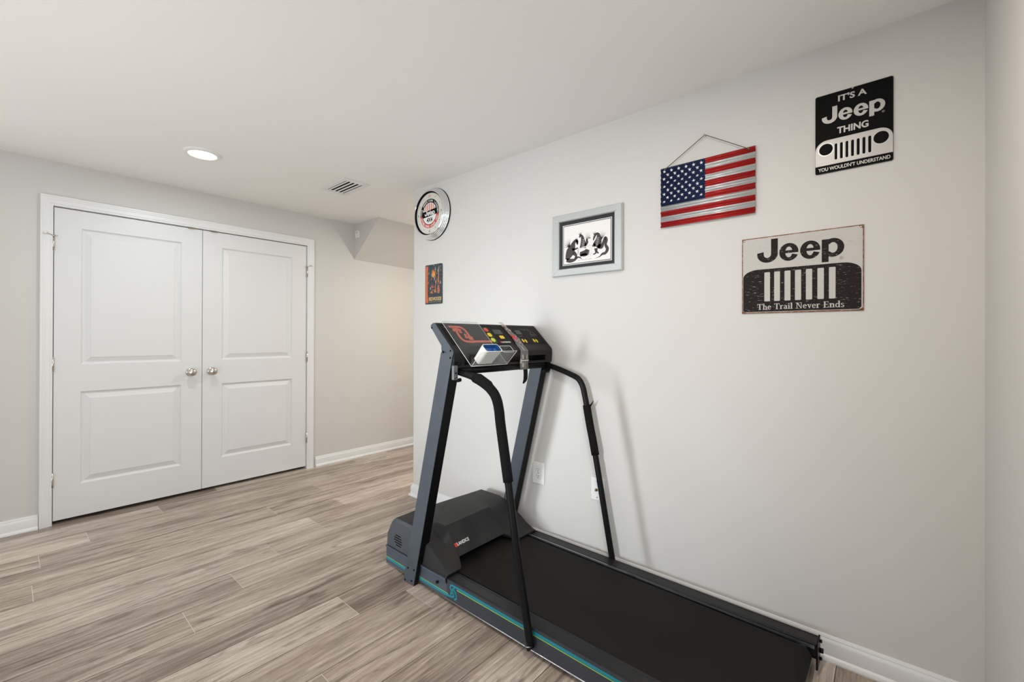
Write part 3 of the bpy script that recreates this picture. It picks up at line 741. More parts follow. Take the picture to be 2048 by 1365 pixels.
# table and cards
plate(b, [A2(0.27, 0.33), A2(0.66, 0.40), A2(0.66, 0.425), A2(0.27, 0.355)], dz + 0.0005, 'ink_light'); plate(b, [A2(0.285, 0.337), A2(0.65, 0.402), A2(0.65, 0.418), A2(0.285, 0.35)], dz + 0.0007, 'paper')
plate(b, [A2(0.30, 0.33), A2(0.325, 0.335), A2(0.325, 0.20), A2(0.30, 0.19)], dz + 0.0005, 'ink_light')
for px_, py_ in ((0.60, 0.30), (0.57, 0.20), (0.62, 0.15), (0.56, 0.12)): x, y = A2(px_, py_); ribbon(b, arc(x, y, 0.006, 0.008, 0, 360, 10), 0.0012, dz + 0.0004, 'ink_light')
text(b, 'NOTHING LIKE HOME', A2(0.31, 0)[0], A2(0.62, 0)[0], A2(0, 0.022)[1], A2(0, 0.042)[1], dz, 'ink', 0.0)
b.build('ink_drawing', sheet, label='dark ink drawing of three winged dragons')

# ---- large cream sign
t = wall_thing('metal_sign', 0.2701, 1.4803, 'weathered cream and dark brown tin sign with seven-slot grille, lowest on the right wall', 'sign', 0.003)
X = lambda y: -(y - 0.2701)
Z = lambda z: z - 1.4803
hw, hh = 0.2022, 0.1577
b = MB(); b.prism(rrect(-hw, hw, -hh, hh, 0.0015, 2), 0.0, 0.0012, 'rust'); b.build('plate', t)
b = MB(); b.prism(rrect(-hw + 0.0035, hw - 0.0032, -hh + 0.0045, hh - 0.0035, 0.006, 5), 0.0012, 0.0015, 'cream'); b.build('cream_panel', t, label='worn cream painted field')
b = MB(); g0, g1, gb, gt = X(0.4676), X(0.0747), Z(1.3290), Z(1.5045); R1, R2 = 0.056, 0.034
b.prism([(g0 + 0.006, gb), (g1 - 0.008, gb), (g1, gb + 0.008), (g1, gt - R2)] + arc(g1 - R1, gt - R2, R1, R2, 0, 90, 12)[1:] + arc(g0 + R1, gt - R2, R1, R2, 90, 180, 12) + [(g0, gb + 0.006)], 0.0015, 0.0018, 'umber')
gr = b.build('grille_emblem', t, label='dark brown grille shape')
b = MB()
for y_ in (0.3884, 0.3531, 0.3169, 0.2812, 0.2450, 0.2078, 0.1717): plate(b, rrect(X(y_), X(y_) + 0.0204, Z(1.3712), Z(1.4910), 0.0030), 0.0021, 'cream')
b.build('grille_slots', gr, label='cream grille slots')
b = MB(); car_word(b, X(0.415), Z(1.5325), 1.0, 0.0018, 'umber')
ringband(b, X(0.1335), Z(1.5225), 0.0058, 0.0051, 0, 360, 0.0018, 'umber', 24); text(b, 'R', X(0.1335) - 0.0022, X(0.1335) + 0.0022, Z(1.5225) - 0.0028, Z(1.5225) + 0.0028, 0.0018, 'umber', 0.0)
b.build('dark_lettering', t, label='dark brown word in heavy letters')
# serif lettering
def serif_text(mb, s, x0, x1, yb, cap, d, m):
    W = {}; xh = 0.66
    def stem(x, y0, y1, w=0.155, sb=True, st_=True, sw=0.34):
        o = [[(x - w / 2, y0), (x + w / 2, y0), (x + w / 2, y1), (x - w / 2, y1)]]
        if sb: o.append([(x - sw / 2, y0), (x + sw / 2, y0), (x + sw / 2, y0 + 0.055), (x - sw / 2, y0 + 0.055)])
        if st_: o.append([(x - sw / 2, y1 - 0.055), (x + w / 2, y1 - 0.055), (x + w / 2, y1), (x - sw / 2, y1)])
        return o
    def rb(cx, cy, ro, ri, a0, a1, n=14):
        O = arc(cx, cy, ro[0], ro[1], a0, a1, n); I = arc(cx, cy, ri[0], ri[1], a0, a1, n)
        return [[O[k], O[k + 1], I[k + 1], I[k]] for k in range(n)]
    W['T'] = (0.74, stem(0.37, 0, 1, 0.17, True, False) + [[(0.03, 0.94), (0.71, 0.94), (0.71, 1), (0.03, 1)], [(0.03, 0.74), (0.075, 0.74), (0.12, 0.94), (0.03, 0.94)], [(0.71, 0.74), (0.665, 0.74), (0.62, 0.94), (0.71, 0.94)]])
    W['h'] = (0.64, stem(0.16, 0, 1.04) + stem(0.48, 0, 0.46, 0.15, True, False) + rb(0.32, 0.45, (0.235, 0.225), (0.085, 0.15), 0, 150))
    W['e'] = (0.52, rb(0.26, 0.33, (0.235, 0.345), (0.09, 0.28), 10, 325, 22) + [[(0.12, 0.34), (0.48, 0.34), (0.48, 0.41), (0.12, 0.41)]])
    W['r'] = (0.46, stem(0.15, 0, xh) + rb(0.33, 0.44, (0.17, 0.23), (0.09, 0.13), 40, 170))
    W['a'] = (0.54, stem(0.38, 0, 0.5, 0.15, False, False) + rb(0.25, 0.47, (0.205, 0.20), (0.06, 0.14), 0, 160) + rb(0.22, 0.19, (0.19, 0.20), (0.07, 0.13), 60, 330) + [[(0.38, 0.0), (0.52, 0.0), (0.52, 0.06), (0.38, 0.06)]])
    W['i'] = (0.32, stem(0.16, 0, xh) + [arc(0.15, 0.88, 0.09, 0.09, 0, 340, 12)])
    W['l'] = (0.32, stem(0.16, 0, 1.04))
    W['N'] = (0.86, stem(0.17, 0, 1, 0.075) + stem(0.70, 0, 1, 0.075, False, True, 0.30) + [[(0.08, 1), (0.28, 1), (0.74, 0), (0.66, 0)]])
    W['v'] = (0.56, [[(0.04, xh), (0.22, xh), (0.34, 0), (0.26, 0)], [(0.42, xh), (0.50, xh), (0.33, 0), (0.27, 0.05)], [(0.0, xh - 0.05), (0.28, xh - 0.05), (0.28, xh), (0.0, xh)], [(0.36, xh - 0.05), (0.56, xh - 0.05), (0.56, xh), (0.36, xh)]])
    W['E'] = (0.70, stem(0.19, 0, 1, 0.17) + [[(0.1, 0), (0.62, 0), (0.62, 0.06), (0.1, 0.06)], [(0.1, 0.94), (0.60, 0.94), (0.60, 1), (0.1, 1)], [(0.2, 0.48), (0.48, 0.48), (0.48, 0.54), (0.2, 0.54)], [(0.66, 0.24), (0.60, 0.24), (0.52, 0.05), (0.62, 0.05)], [(0.62, 0.78), (0.57, 0.78), (0.50, 0.95), (0.60, 0.95)], [(0.48, 0.38), (0.44, 0.38), (0.44, 0.64), (0.48, 0.64)]])
    W['n'] = (0.64, stem(0.16, 0, xh) + stem(0.48, 0, 0.46, 0.15, True, False) + rb(0.32, 0.45, (0.235, 0.225), (0.085, 0.15), 0, 150))
    W['d'] = (0.62, stem(0.46, 0, 1.04, 0.155, False, True) + rb(0.27, 0.33, (0.24, 0.345), (0.095, 0.27), 40, 320, 18) + [[(0.46, 0), (0.61, 0), (0.61, 0.055), (0.46, 0.055)]])
    W['s'] = (0.44, rb(0.22, 0.50, (0.175, 0.165), (0.065, 0.10), 20, 260) + rb(0.22, 0.18, (0.185, 0.19), (0.07, 0.11), -165, 85))
    tot = sum((0.34 if c == ' ' else W[c][0]) for c in s); sx = (x1 - x0) / tot; x = x0; kz = 0
    for c in s:
        if c == ' ': x += 0.34 * sx; continue
        for poly in W[c][1]:
            kz += 1; mb.face([(x + p[0] * sx, yb + p[1] * cap, d + 0.000004 * (kz % 60)) for p in poly], m)
        x += W[c][0] * sx
b = MB(); serif_text(b, 'The Trail Never Ends', X(0.4150), X(0.1240), Z(1.3375), 0.0235, 0.0021, 'cream'); b.build('pale_lettering', t, label='cream serif lettering')
for sx in (-1, 1):
    b = MB(); b.lathe([(0.0, 0.0045), (0.003, 0.004), (0.004, 0.0022)], 'nickel', 16, lambda a, bb, d: (a + sx * (hw - 0.008), bb + hh - 0.008, d)); b.build('nail', t)
    for sy in (-1, 1):
        b = MB(); b.prism([(sx * (hw - 0.0005), sy * (hh - 0.0005)), (sx * (hw - 0.017), sy * (hh - 0.0012)), (sx * (hw - 0.012), sy * (hh - 0.006)), (sx * (hw - 0.006), sy * (hh - 0.009)), (sx * (hw - 0.0012), sy * (hh - 0.020))], 0.0019, 0.0020, 'rust'); b.build('rust_stain', t)

# ---- clock
CY_, CZ_ = 2.532, 2.118
t = wall_thing('wall_clock', CY_, CZ_, 'round chrome-ribbed wall clock with a red, white and black dial', 'clock')
b = MB()
prof = [(0.186, 0.0), (0.1885, 0.003)]
rr_ = [(0.1885, 0.004)]
for k in range(4):
    r0 = 0.186 - k * 0.0052; d0 = 0.006 + k * 0.0100
    for j in range(7): a = pi * j / 6; prof.append((r0 + 0.0022 * sin(a), d0 + 0.0046 - 0.0046 * cos(a)))
prof += [(0.1665, 0.0465), (0.1650, 0.0500), (0.1610, 0.0520), (0.1575, 0.0510)]
b.lathe(prof, 'chrome', 72); b.build('ribbed_case', t, label='ribbed chrome case')
b = MB(); b.lathe([(0.1600, 0.0512), (0.1575, 0.0500), (0.1500, 0.0400), (0.1485, 0.0385)], 'sign_black', 72); b.lathe([(0.1895, 0.001), (0.1905, 0.0035), (0.1885, 0.0045)], 'sign_black', 72); b.build('bezel', t, label='black inner bezel')
b = MB(); b.lathe([(0.150, 0.0375), (0.0, 0.0375)], 'clock_face', 72)
dial = b.build('dial', t, label='cream dial')
b = MB(); d = 0.0381
ringband(b, 0, 0, 0.106, 0.0815, -8, 188, d, 'sign_black', 50); ringband(b, 0, 0, 0.106, 0.0815, 188, 352, d, 'red', 50)
ringband(b, 0, 0, 0.0815, 0.0785, 0, 360, d, 'sign_black', 60)
plate(b, arc(0, 0, 0.0785, 0.0785, 0, 355, 60), d - 0.0001, 'white_print')
for k in range(-3, 4):
    x = k * 0.0205; yt = math.sqrt(max(0.0785 ** 2 - (abs(x) + 0.005) ** 2, 0)) - 0.002
    if yt > 0.026: plate(b, [(x - 0.0048, 0.024), (x + 0.0048, 0.024), (x + 0.0048, yt), (x - 0.0048, yt)], d + 0.0001, 'orange')
plate(b, [(-0.080, -0.026), (0.080, -0.014), (0.080, 0.030), (-0.080, 0.018)], d + 0.0002, 'sign_black')
car_word(b, -0.056, -0.014, 0.40, d + 0.0004, 'white_print')
text(b, '4X4', -0.032, 0.032, -0.062, -0.030, d + 0.0003, 'sign_black', 0.03)
def ring_text(s, r, a_mid, step, inward, m_):
    n = len(s)
    for k, ch in enumerate(s):
        if ch == ' ': continue
        a = a_mid - (k - (n - 1) / 2) * step if not inward else a_mid + (k - (n - 1) / 2) * step
        rot = radians(a - 90) if not inward else radians(a + 90)
        vs, fs, a0, a1, b0, b1 = text_geo(ch, 0.03); hh_ = 0.0145; sc2 = hh_ / 0.72; w = (a1 - a0) * sc2
        def g(v_):
            x = (v_[0] - (a0 + a1) / 2) * sc2; y = (v_[1] - 0.36) * sc2
            return (r * cos(radians(a)) + x * cos(rot) - y * sin(rot), r * sin(radians(a)) + x * sin(rot) + y * cos(rot), d + 0.0003)
        b.add_mesh([g(v_) for v_ in vs], fs, m_)
ring_text('THE AMERICAN LEGEND', 0.0935, 90, 9.6, False, 'white_print')
ring_text('ESTABLISHED SINCE 1941', 0.0935, 270, 6.9, True, 'white_print')
for a in (-4, 184): plate(b, arc(0.0935 * cos(radians(a)), 0.0935 * sin(radians(a)), 0.004, 0.004, 0, 340, 10), d + 0.0003, 'white_print')
for k in range(12):
    a = radians(90 - 30 * k)
    if k == 0: text(b, '12', -0.010, 0.010, 0.119, 0.136, d, 'red', 0.02)
    elif k in (3, 6, 9): text(b, str(k), 0.128 * cos(a) - 0.005, 0.128 * cos(a) + 0.005, 0.128 * sin(a) - 0.008, 0.128 * sin(a) + 0.008, d, 'sign_black', 0.01)
    else: plate(b, arc(0.128 * cos(a), 0.128 * sin(a), 0.0032, 0.0032, 0, 330, 10), d, 'sign_black')
b.build('dial_emblem', dial, label='round red, white and black emblem with ring lettering')
for name_, l_, w_, a_ in (('hour_hand', 0.050, 0.006, 62), ('minute_hand', 0.078, 0.0045, 352)):
    b = MB(); a = radians(a_); b.prism([(-0.012 * cos(a) - w_ / 2 * sin(a), -0.012 * sin(a) + w_ / 2 * cos(a)), (l_ * cos(a), l_ * sin(a)), (-0.012 * cos(a) + w_ / 2 * sin(a), -0.012 * sin(a) - w_ / 2 * cos(a))], 0.0405, 0.0412, 'white_print'); b.build(name_, dial)

# ---- small forest sign
t = wall_thing('metal_sign', 2.5250, 1.6052, 'small upright tin sign with orange redwood trunks and dark pines, below the clock', 'sign', 0.003)
hw, hh = 0.0978, 0.1455
b = MB(); b.prism(rrect(-hw, hw, -hh, hh, 0.010), 0.0, 0.0012, 'rw_night'); b.build('plate', t)
b = MB(); R3 = random.Random(3); d = 0.0015
plate(b, [(-0.094, -0.136), (-0.060, -0.136), (-0.068, -0.05), (-0.064, 0.136), (-0.094, 0.136)], d, 'rw_bark')
plate(b, [(0.044, -0.070), (0.066, -0.070), (0.062, 0.02), (0.060, 0.128), (0.050, 0.128)], d, 'rw_bark'); plate(b, [(0.018, -0.06), (0.026, -0.06), (0.024, 0.10), (0.020, 0.10)], d, 'rw_bark')
plate(b, arc(0.002, 0.070, 0.024, 0.022, 0, 350, 24), d, 'rw_sun'); plate(b, arc(0.006, 0.066, 0.012, 0.010, 0, 350, 18), d + 0.0001, 'rw_text')
for k in range(85):
    x = R3.uniform(-0.060, 0.088); y = R3.uniform(-0.075, 0.122); s_ = R3.uniform(0.004, 0.011); dd = d + 0.0002 + k * 0.00001
    mm = R3.choice(['rw_green', 'rw_teal', 'rw_night', 'rw_teal', 'rw_pale', 'rw_green', 'rw_night', 'rw_bark'])
    if abs(x - 0.002) < 0.02 and abs(y - 0.07) < 0.02: mm = 'rw_sun'
    for q in range(3): b.face([(x - s_ * (1 - q * 0.22), y - q * -s_ * 0.7, dd), (x + s_ * (1 - q * 0.22), y + q * s_ * 0.7, dd), (x, y + s_ * (1.1 + q * 0.7), dd)], mm)
for k in range(9):
    x = -0.008 + R3.uniform(-0.03, 0.03); y = -0.060 + R3.uniform(-0.02, 0.02); plate(b, arc(x, y, 0.006, 0.004, 0, 330, 8), d + 0.0007, R3.choice(['rw_text', 'rw_sun', 'rw_green']))
b.build('forest_print', t, label='orange trunks, pines and sun')
b = MB(); plate(b, [(-0.055, -0.137), (0.094, -0.137), (0.094, -0.088), (-0.055, -0.088)], 0.0024, 'rw_night')
text(b, 'REDWOODS', -0.052, 0.090, -0.1215, -0.0945, 0.0026, 'rw_text', 0.03)
b.build('lettering', t, label='straw-coloured place name')
b = MB(); text(b, 'NATIONAL AND STATE PARKS', -0.046, 0.084, -0.1325, -0.1270, 0.0026, 'rw_text', 0.0)
b.build('small_lettering', t, label='small straw-coloured line of lettering')
b = MB(); b.lathe([(0.0, 0.003), (0.0025, 0.0025), (0.0035, 0.0012)], 'nickel', 12, lambda a, bb, d_: (a, bb + 0.139, d_)); b.build('nail', t)

# =================================================================== TREADMILL  (local x across towards the wall, y towards the closet, z up)
TH = radians(0.9)
T = thing('treadmill', (1.3046, 1.7547, 0.0), 'blue-grey and black treadmill with long belt and handrails, standing against the right wall', 'treadmill', rot=(0, 0, -TH))
T.rotation_euler = (0, 0, -TH)
UF, UR = 0.285, -1.548        # front and rear ends of the rails
def yz(x): return lambda a, bb, d_: (d_, a, bb)
# side rails
def side_rail(x0, x1, outer, nm):
    b = MB()
    s_ = 1 if outer == x0 else -1
    zb = lambda u_: 0.010 + (UF - u_) * 0.0075
    zt = lambda u_: 0.1035 + (UF - u_) * 0.0045
    sec = [(outer, 0.0, 'b'), ]
    def P(x, u_, z): return (x, u_, z)
    inner = x1 if outer == x0 else x0
    for (ua, ub, hood) in ((UF, -0.214, True), (-0.214, UR, False)):
        body = 'rail_front' if (hood and True) else 'rail_paint'
        if outer != x0: body = 'rail_top'
        b.hexa([P(outer, ub, zb(ub)), P(outer + s_ * 0.004, ub, zb(ub)), P(outer + s_ * 0.004, ua, zb(ua)), P(outer, ua, zb(ua)),
                P(outer, ub, zt(ub)), P(outer + s_ * 0.004, ub, zt(ub)), P(outer + s_ * 0.004, ua, zt(ua)), P(outer, ua, zt(ua))], body)
        tx = inner
        b.hexa([P(outer + s_ * 0.0005, ub, zt(ub) - 0.004), P(tx, ub, zt(ub) - 0.004), P(tx, ua, zt(ua) - 0.004), P(outer + s_ * 0.0005, ua, zt(ua) - 0.004),
                P(outer + s_ * 0.0005, ub, zt(ub) + 0.0004), P(tx, ub, zt(ub) + 0.0004), P(tx, ua, zt(ua) + 0.0004), P(outer + s_ * 0.0005, ua, zt(ua) + 0.0004)], 'rail_top')
        b.hexa([P(inner - s_ * 0.003, ub, 0.07), P(inner, ub, 0.07), P(inner, ua, 0.07), P(inner - s_ * 0.003, ua, 0.07),
                P(inner - s_ * 0.003, ub, zt(ub)), P(inner, ub, zt(ub)), P(inner, ua, zt(ua)), P(inner - s_ * 0.003, ua, zt(ua))], 'rail_top')
    # ribs along the tread
    for q in (0.14, 0.86):
        xx = outer + (inner - outer) * q
        b.tube([P(xx, -0.216, zt(-0.216) + 0.0004), P(xx, UR + 0.002, zt(UR) + 0.0004)], 0.0008, 'rail_top', 8)
    # outer lip at the bottom
    b.tube([P(outer, UF, zb(UF) + 0.001), P(outer, UR, zb(UR) + 0.001)], 0.0026, 'alu', 8)
    r = b.build(nm, T)
    return r
near = side_rail(0.030, 0.098, 0.030, 'side_rail')
far = side_rail(0.632, 0.700, 0.700, 'side_rail')
b = MB(); b.box(0.630, 0.634, UR + 0.004, -0.205, 0.096, 0.1085, 'alu'); b.build('rail_edge_strip', far, label='bright metal edge strip')
# coloured stripe on the near rail
b = MB(); xo = 0.0292
def stripe(pts, w, m_, dx=0.0):
    ribbon(b, pts, w, 0, m_, lambda a, bb, d_: (xo - dx, a, bb))
stripe([(UF, 0.0365), (-0.012, 0.0335), (-0.232, 0.0345)], 0.012, 'teal'); stripe([(UF, 0.0450), (-0.012, 0.0415), (-0.226, 0.0420)], 0.0028, 'lime', 0.0004)
stripe([(-0.285, 0.0890), (-0.659, 0.0900), (-1.12, 0.0905), (UR, 0.091)], 0.0125, 'teal'); stripe([(-0.285, 0.0800), (-0.659, 0.0810), (-1.12, 0.0815), (UR, 0.082)], 0.0034, 'lime', 0.0004)
stripe([(-0.290, 0.0890), (-0.262, 0.0905), (-0.244, 0.0870), (-0.240, 0.0760), (-0.250, 0.0640), (-0.262, 0.0560), (-0.266, 0.0440), (-0.252, 0.0370), (-0.228, 0.0345)], 0.0095, 'teal', 0.0002)
stripe([(-0.268, 0.0850), (-0.262, 0.074), (-0.252, 0.066), (-0.248, 0.052), (-0.244, 0.044)], 0.0120, 'teal', 0.0002)
stripe([(-0.268, 0.0300), (-0.283, 0.0400), (-0.282, 0.0560), (-0.272, 0.0700), (-0.262, 0.080)], 0.0085, 'teal', 0.0002)
b.build('stripe_decal', near, label='teal and lime stripe')
b = MB()
for u_, z_ in ((-0.150, 0.068),): b.tube([(0.0305, u_, z_), (0.022, u_, z_)], 0.0075, 'black_metal', 6)
b.build('rail_bolt', near)
b = MB(); b.box(0.0255, 0.0310, -0.2165, -0.2115, 0.086, 0.106, 'dark'); b.build('rail_seam', near)
b = MB(); b.box(0.0225, 0.0312, -0.211, UF, 0.0975, 0.1050, 'rail_front'); b.build('hood_lip', near, bevel=0.002)
# deck and belt
b = MB(); b.box(0.098, 0.632, UR + 0.03, 0.10, 0.030, 0.082, 'rail_top'); b.build('deck', T)
b = MB(); bw0, bw1 = 0.109, 0.617; n = 14; rr = 0.032; zc = 0.1015 - rr
top = [(-0.10, zc + rr)] + [(UR + 0.045 - 0.032 * 0 + 0.0, zc + rr)]
cxr = UR + 0.010 + rr
path = [(0.02, zc + rr)] + [(cxr + rr * cos(radians(a)), zc + rr * sin(radians(a))) for a in range(90, 271, 12)] + [(0.02, zc - rr)]
i_ = b.mi('belt')
ra = [b.bm.verts.new((bw0, p[0], p[1])) for p in path]; rb_ = [b.bm.verts.new((bw1, p[0], p[1])) for p in path]
for k in range(len(path) - 1):
    f = b.bm.faces.new((ra[k], rb_[k], rb_[k + 1], ra[k + 1])); f.smooth = True
belt = b.build('running_belt', T)
b = MB(); zt_ = zc + rr + 0.0004
ribbon(b, [(0.109, -0.330), (0.617, -0.230)], 0.0016, zt_, 'belt_line'); ribbon(b, [(0.109, -0.560), (0.617, -0.330)], 0.0012, zt_, 'belt_line'); b.build('belt_seam', belt, label='faint diagonal belt seam')
b = MB(); b.tube([(0.099, cxr, zc), (0.631, cxr, zc)], rr - 0.002, 'black_metal', 24); b.build('rear_roller', T)
# rear end cap plates with bolts
for x0_, x1_ in ((0.030, 0.098), (0.632, 0.700)):
    b = MB(); b.box(x0_, x1_, UR - 0.006, UR - 0.0005, 0.022, 0.118, 'black_metal'); cp = b.build('end_bracket', T, bevel=0.001)
    for zz in (0.040, 0.070, 0.104):
        b = MB(); xx = (x0_ + x1_) / 2 + (0.018 if x0_ > 0.3 else -0.018)
        b.tube([(xx, UR - 0.006, zz), (xx, UR - 0.013 - (0.004 if zz == 0.070 else 0), zz)], 0.006 if zz != 0.070 else 0.009, 'black_metal', 6); b.build('bolt', cp)
for x_ in (0.062, 0.666):
    for u_ in (0.20, UR + 0.09):
        b = MB(); b.tube([(x_, u_, 0.0005), (x_, u_, 0.035)], 0.016, 'black_metal', 16); b.build('foot', T)

# motor hood
cols = [  # v, profile of (u, z)
]
def hp(v_, dz, tail, du=0.0):
    pts = [(0.283 - du, 0.1050), (0.279 - du, 0.172 + dz * 0.3), (0.240 - du, 0.246 + dz), (0.216 - du, 0.262 + dz), (0.055, 0.262 + dz)] + tail
    return [(v_, u_, z_) for u_, z_ in pts]
wing = [(-0.02, 0.232), (-0.10, 0.187), (-0.160, 0.150), (-0.213, 0.1175), (-0.210, 0.1085)]
def wd(dz): return [(u_, z_ + (dz if k < 3 else dz * 0.3)) for k, (u_, z_) in enumerate(wing)]
cenN = [(-0.063, 0.266), (-0.097, 0.226), (-0.132, 0.187), (-0.168, 0.148), (-0.140, 0.128)]
cenF = [(-0.030, 0.256), (-0.068, 0.216), (-0.108, 0.177), (-0.148, 0.139), (-0.120, 0.122)]
L_ = [hp(0.0325, -0.150, [(0.0, 0.106), (-0.08, 0.106), (-0.14, 0.106), (-0.2115, 0.106), (-0.209, 0.1055)]),
      hp(0.0335, -0.012, wd(-0.010)), hp(0.0440, 0.0, wd(0.0)), hp(0.122, 0.002, wd(0.004)), hp(0.148, 0.004, cenN), hp(0.490, -0.006, cenF), hp(0.530, -0.008, wd(0.0)),
      hp(0.672, -0.012, wd(-0.004)), hp(0.690, -0.030, wd(-0.022)), hp(0.6960, -0.150, [(0.0, 0.106), (-0.08, 0.106), (-0.14, 0.106), (-0.2115, 0.106), (-0.209, 0.1055)])]
for Lc in (L_[0], L_[-1]):
    for k in range(1, 5): Lc[k] = (Lc[k][0], Lc[k][1], 0.1055)
b = MB(); i_h = b.mi('hood'); i_s = b.mi('hood_side')
R = [[b.bm.verts.new(p) for p in col] for col in L_]
for i in range(len(R) - 1):
    for k in range(len(R[0]) - 1):
        f = b.bm.faces.new((R[i][k], R[i + 1][k], R[i + 1][k + 1], R[i][k + 1])); f.material_index = i_s if (i <= 0 or (i == 1)) and k < 5 else i_h
hood = b.build('motor_hood', T, smooth=38, bevel=0.004)
b = MB()
for k, (w, sh) in enumerate(((0.046, 0.004), (0.062, 0.006), (0.070, 0.006), (0.064, 0.002), (0.044, 0.000))):
    z_ = 0.1800 - k * 0.0125; u_ = 0.176 + sh
    b.box(0.0322, 0.0345, u_ - w / 2, u_ + w / 2, z_ - 0.0026, z_ + 0.0026, 'dark')
b.build('vent_slots', hood, label='black cooling slots')
# badge on the hood's sloping front
P1 = Vector((0.148, -0.063, 0.266)); P4 = Vector((0.148, -0.168, 0.148)); P2 = Vector((0.49, -0.030, 0.256))
ex = (P2 - P1).normalized(); ey = (P1 - P4).normalized(); en = ex.cross(ey).normalized(); ey = en.cross(ex)
def bf(a, bb, d_): return tuple(P4 + ex * a + ey * bb + en * d_)
b = MB(); plate(b, rrect(0.002, 0.020, 0.044, 0.064, 0.003), 0.0025, 'red', bf)
text(b, 'LANDICE', 0.020, 0.106, 0.046, 0.063, 0.0025, 'white_print', 0.03, bf); b.build('brand_badge', hood, label='white lettering with red tab')

# uprights
def upright(x0, x1, side):
    b = MB(); s_ = 0.25
    tp = 1.150
    def pr(xa, xb, z0_, z1_, m_, u_off0=0.0, u_off1=0.084):
        b.hexa([(xa, u_off0 - s_ * z0_, z0_), (xb, u_off0 - s_ * z0_, z0_), (xb, u_off1 - s_ * z0_, z0_), (xa, u_off1 - s_ * z0_, z0_),
                (xa, u_off0 - s_ * z1_, z1_), (xb, u_off0 - s_ * z1_, z1_), (xb, u_off1 - s_ * z1_, z1_), (xa, u_off1 - s_ * z1_, z1_)], m_)
    if side < 0:
        pr(x0, x0 + 0.003, 0.001, tp, 'blue_grey_paint'); pr(x0 + 0.003, 0.0262, 0.001, 0.112, 'black_metal', 0.0, 0.084); pr(x0 + 0.003, x1, 0.112, tp, 'black_metal')
    else:
        pr(x1 - 0.003, x1, 0.001, tp, 'blue_grey_paint'); pr(0.7035, x1 - 0.003, 0.001, 0.112, 'black_metal'); pr(x0 + 0.003, x1 - 0.003, 0.112, tp, 'black_metal'); pr(x0, x0 + 0.003, 0.112, tp, 'blue_grey_paint')
    o = b.build('upright', T, bevel=0.0012)
    xs_ = x0 if side < 0 else x1
    for u_, z_ in ((0.020, 0.022), (0.070, 0.010), (0.015, 0.082), (0.064, 0.076)) if side < 0 else ():
        b = MB(); b.tube([(xs_ + 0.001, u_ - s_ * z_, z_), (xs_ - 0.002, u_ - s_ * z_, z_)], 0.0045, 'dark', 12); b.build('bolt', o)
    return o
u1 = upright(0.0, 0.055, -1)
u2 = upright(0.675, 0.730, 1)

# handrails
def handrail(x, pts, sl, sidex):
    P_ = spline(pts, 8); b = MB()
    lat = lambda u_: x + (0.021 * max(0.0, min(1.0, (u_ + 0.52) / 0.22)) if x < 0.3 else 0.0)
    b.tube([(lat(p[0]), p[0], p[1]) for p in P_], 0.0152, 'black_metal', 20)
    x2 = x - 0.0 * sidex
    o = b.build('handrail', T)
    # foam sleeve along the upper part down to z = sl
    q = [p for p in P_ if p[1] > sl and (p[0] < -0.405 if x < 0.3 else p[1] < 0.866)]
    # exact end
    for k in range(len(P_) - 1):
        if P_[k][1] >= sl > P_[k + 1][1]:
            t_ = (P_[k][1] - sl) / (P_[k][1] - P_[k + 1][1]); q.append((P_[k][0] + (P_[k + 1][0] - P_[k][0]) * t_, sl))
    b = MB(); b.tube([(lat(p[0]), p[0], p[1]) for p in q], 0.0205, 'foam', 20); g = b.build('foam_grip', o, label='black foam sleeve')
    b = MB(); fx, fz = pts[-1]
    b.tube([(x, fx + 0.004, fz - 0.004), (x, fx - 0.004, fz - 0.014)], 0.0165, 'black_metal', 20); b.tube([(x, fx + 0.0045, fz - 0.001), (x, fx + 0.0035, fz - 0.004)], 0.0178, 'alu', 24); b.build('foot_cap', o)
    return o
near_pts = [(-0.300, 1.061), (-0.378, 1.050), (-0.455, 1.030), (-0.515, 1.002), (-0.545, 0.968), (-0.560, 0.920), (-0.569, 0.862), (-0.612, 0.638), (-0.674, 0.299), (-0.726, 0.052)]
far_pts = [(-0.275, 1.062), (-0.350, 1.043), (-0.424, 1.020), (-0.478, 0.998), (-0.506, 0.962), (-0.520, 0.915), (-0.530, 0.872), (-0.553, 0.757), (-0.587, 0.603), (-0.686, 0.095), (-0.692, 0.060)]
h1 = handrail(0.012, near_pts, 0.645, -1)
h2 = handrail(0.7165, far_pts, 0.606, 1)
# torn foam edges
b = MB(); b.tube([(0.7165, -0.545, 0.845), (0.7200, -0.560, 0.868), (0.722, -0.572, 0.888)], [0.006, 0.004, 0.001], 'foam', 8); b.build('torn_foam', h2)
b = MB(); b.tube([(0.040, -0.375, 1.060), (0.034, -0.43, 1.054), (0.030, -0.49, 1.028), (0.024, -0.53, 0.996)], [0.004, 0.0080, 0.0085, 0.003], 'foam', 10); b.build('split_foam', h1, label='split foam edge')
# handrail brackets
for x, rail, yy in ((0.001, h1, -0.296), (0.7165, h2, -0.275)):
    b = MB(); b.box(x - 0.0115, x + 0.0115, yy - 0.010, yy + 0.004, 1.030, 1.093, 'bracket' if x < 0.3 else 'black_metal')
    br = b.build('bracket', rail, bevel=0.001, label='small grey metal bracket plate')
    if x < 0.3:
        for zz in (1.060, 1.040, 1.036):
            b = MB(); xx = x + (0.001 if zz == 1.060 else (0.006 if zz == 1.040 else -0.005)); b.tube([(xx, yy - 0.0085, zz), (xx, yy - 0.0125, zz)], 0.0038 if zz == 1.060 else 0.0026, 'dark', 10); b.build('bolt', br)
    for zz in (1.098, 1.026):
        b = MB(); b.tube([(x + 0.014 if x < 0.3 else x, yy - 0.004, zz), (x + 0.032 if x < 0.3 else x - 0.05, yy - 0.006, zz + 0.002)], 0.0085, 'black_metal', 12); b.build('clamp', rail)

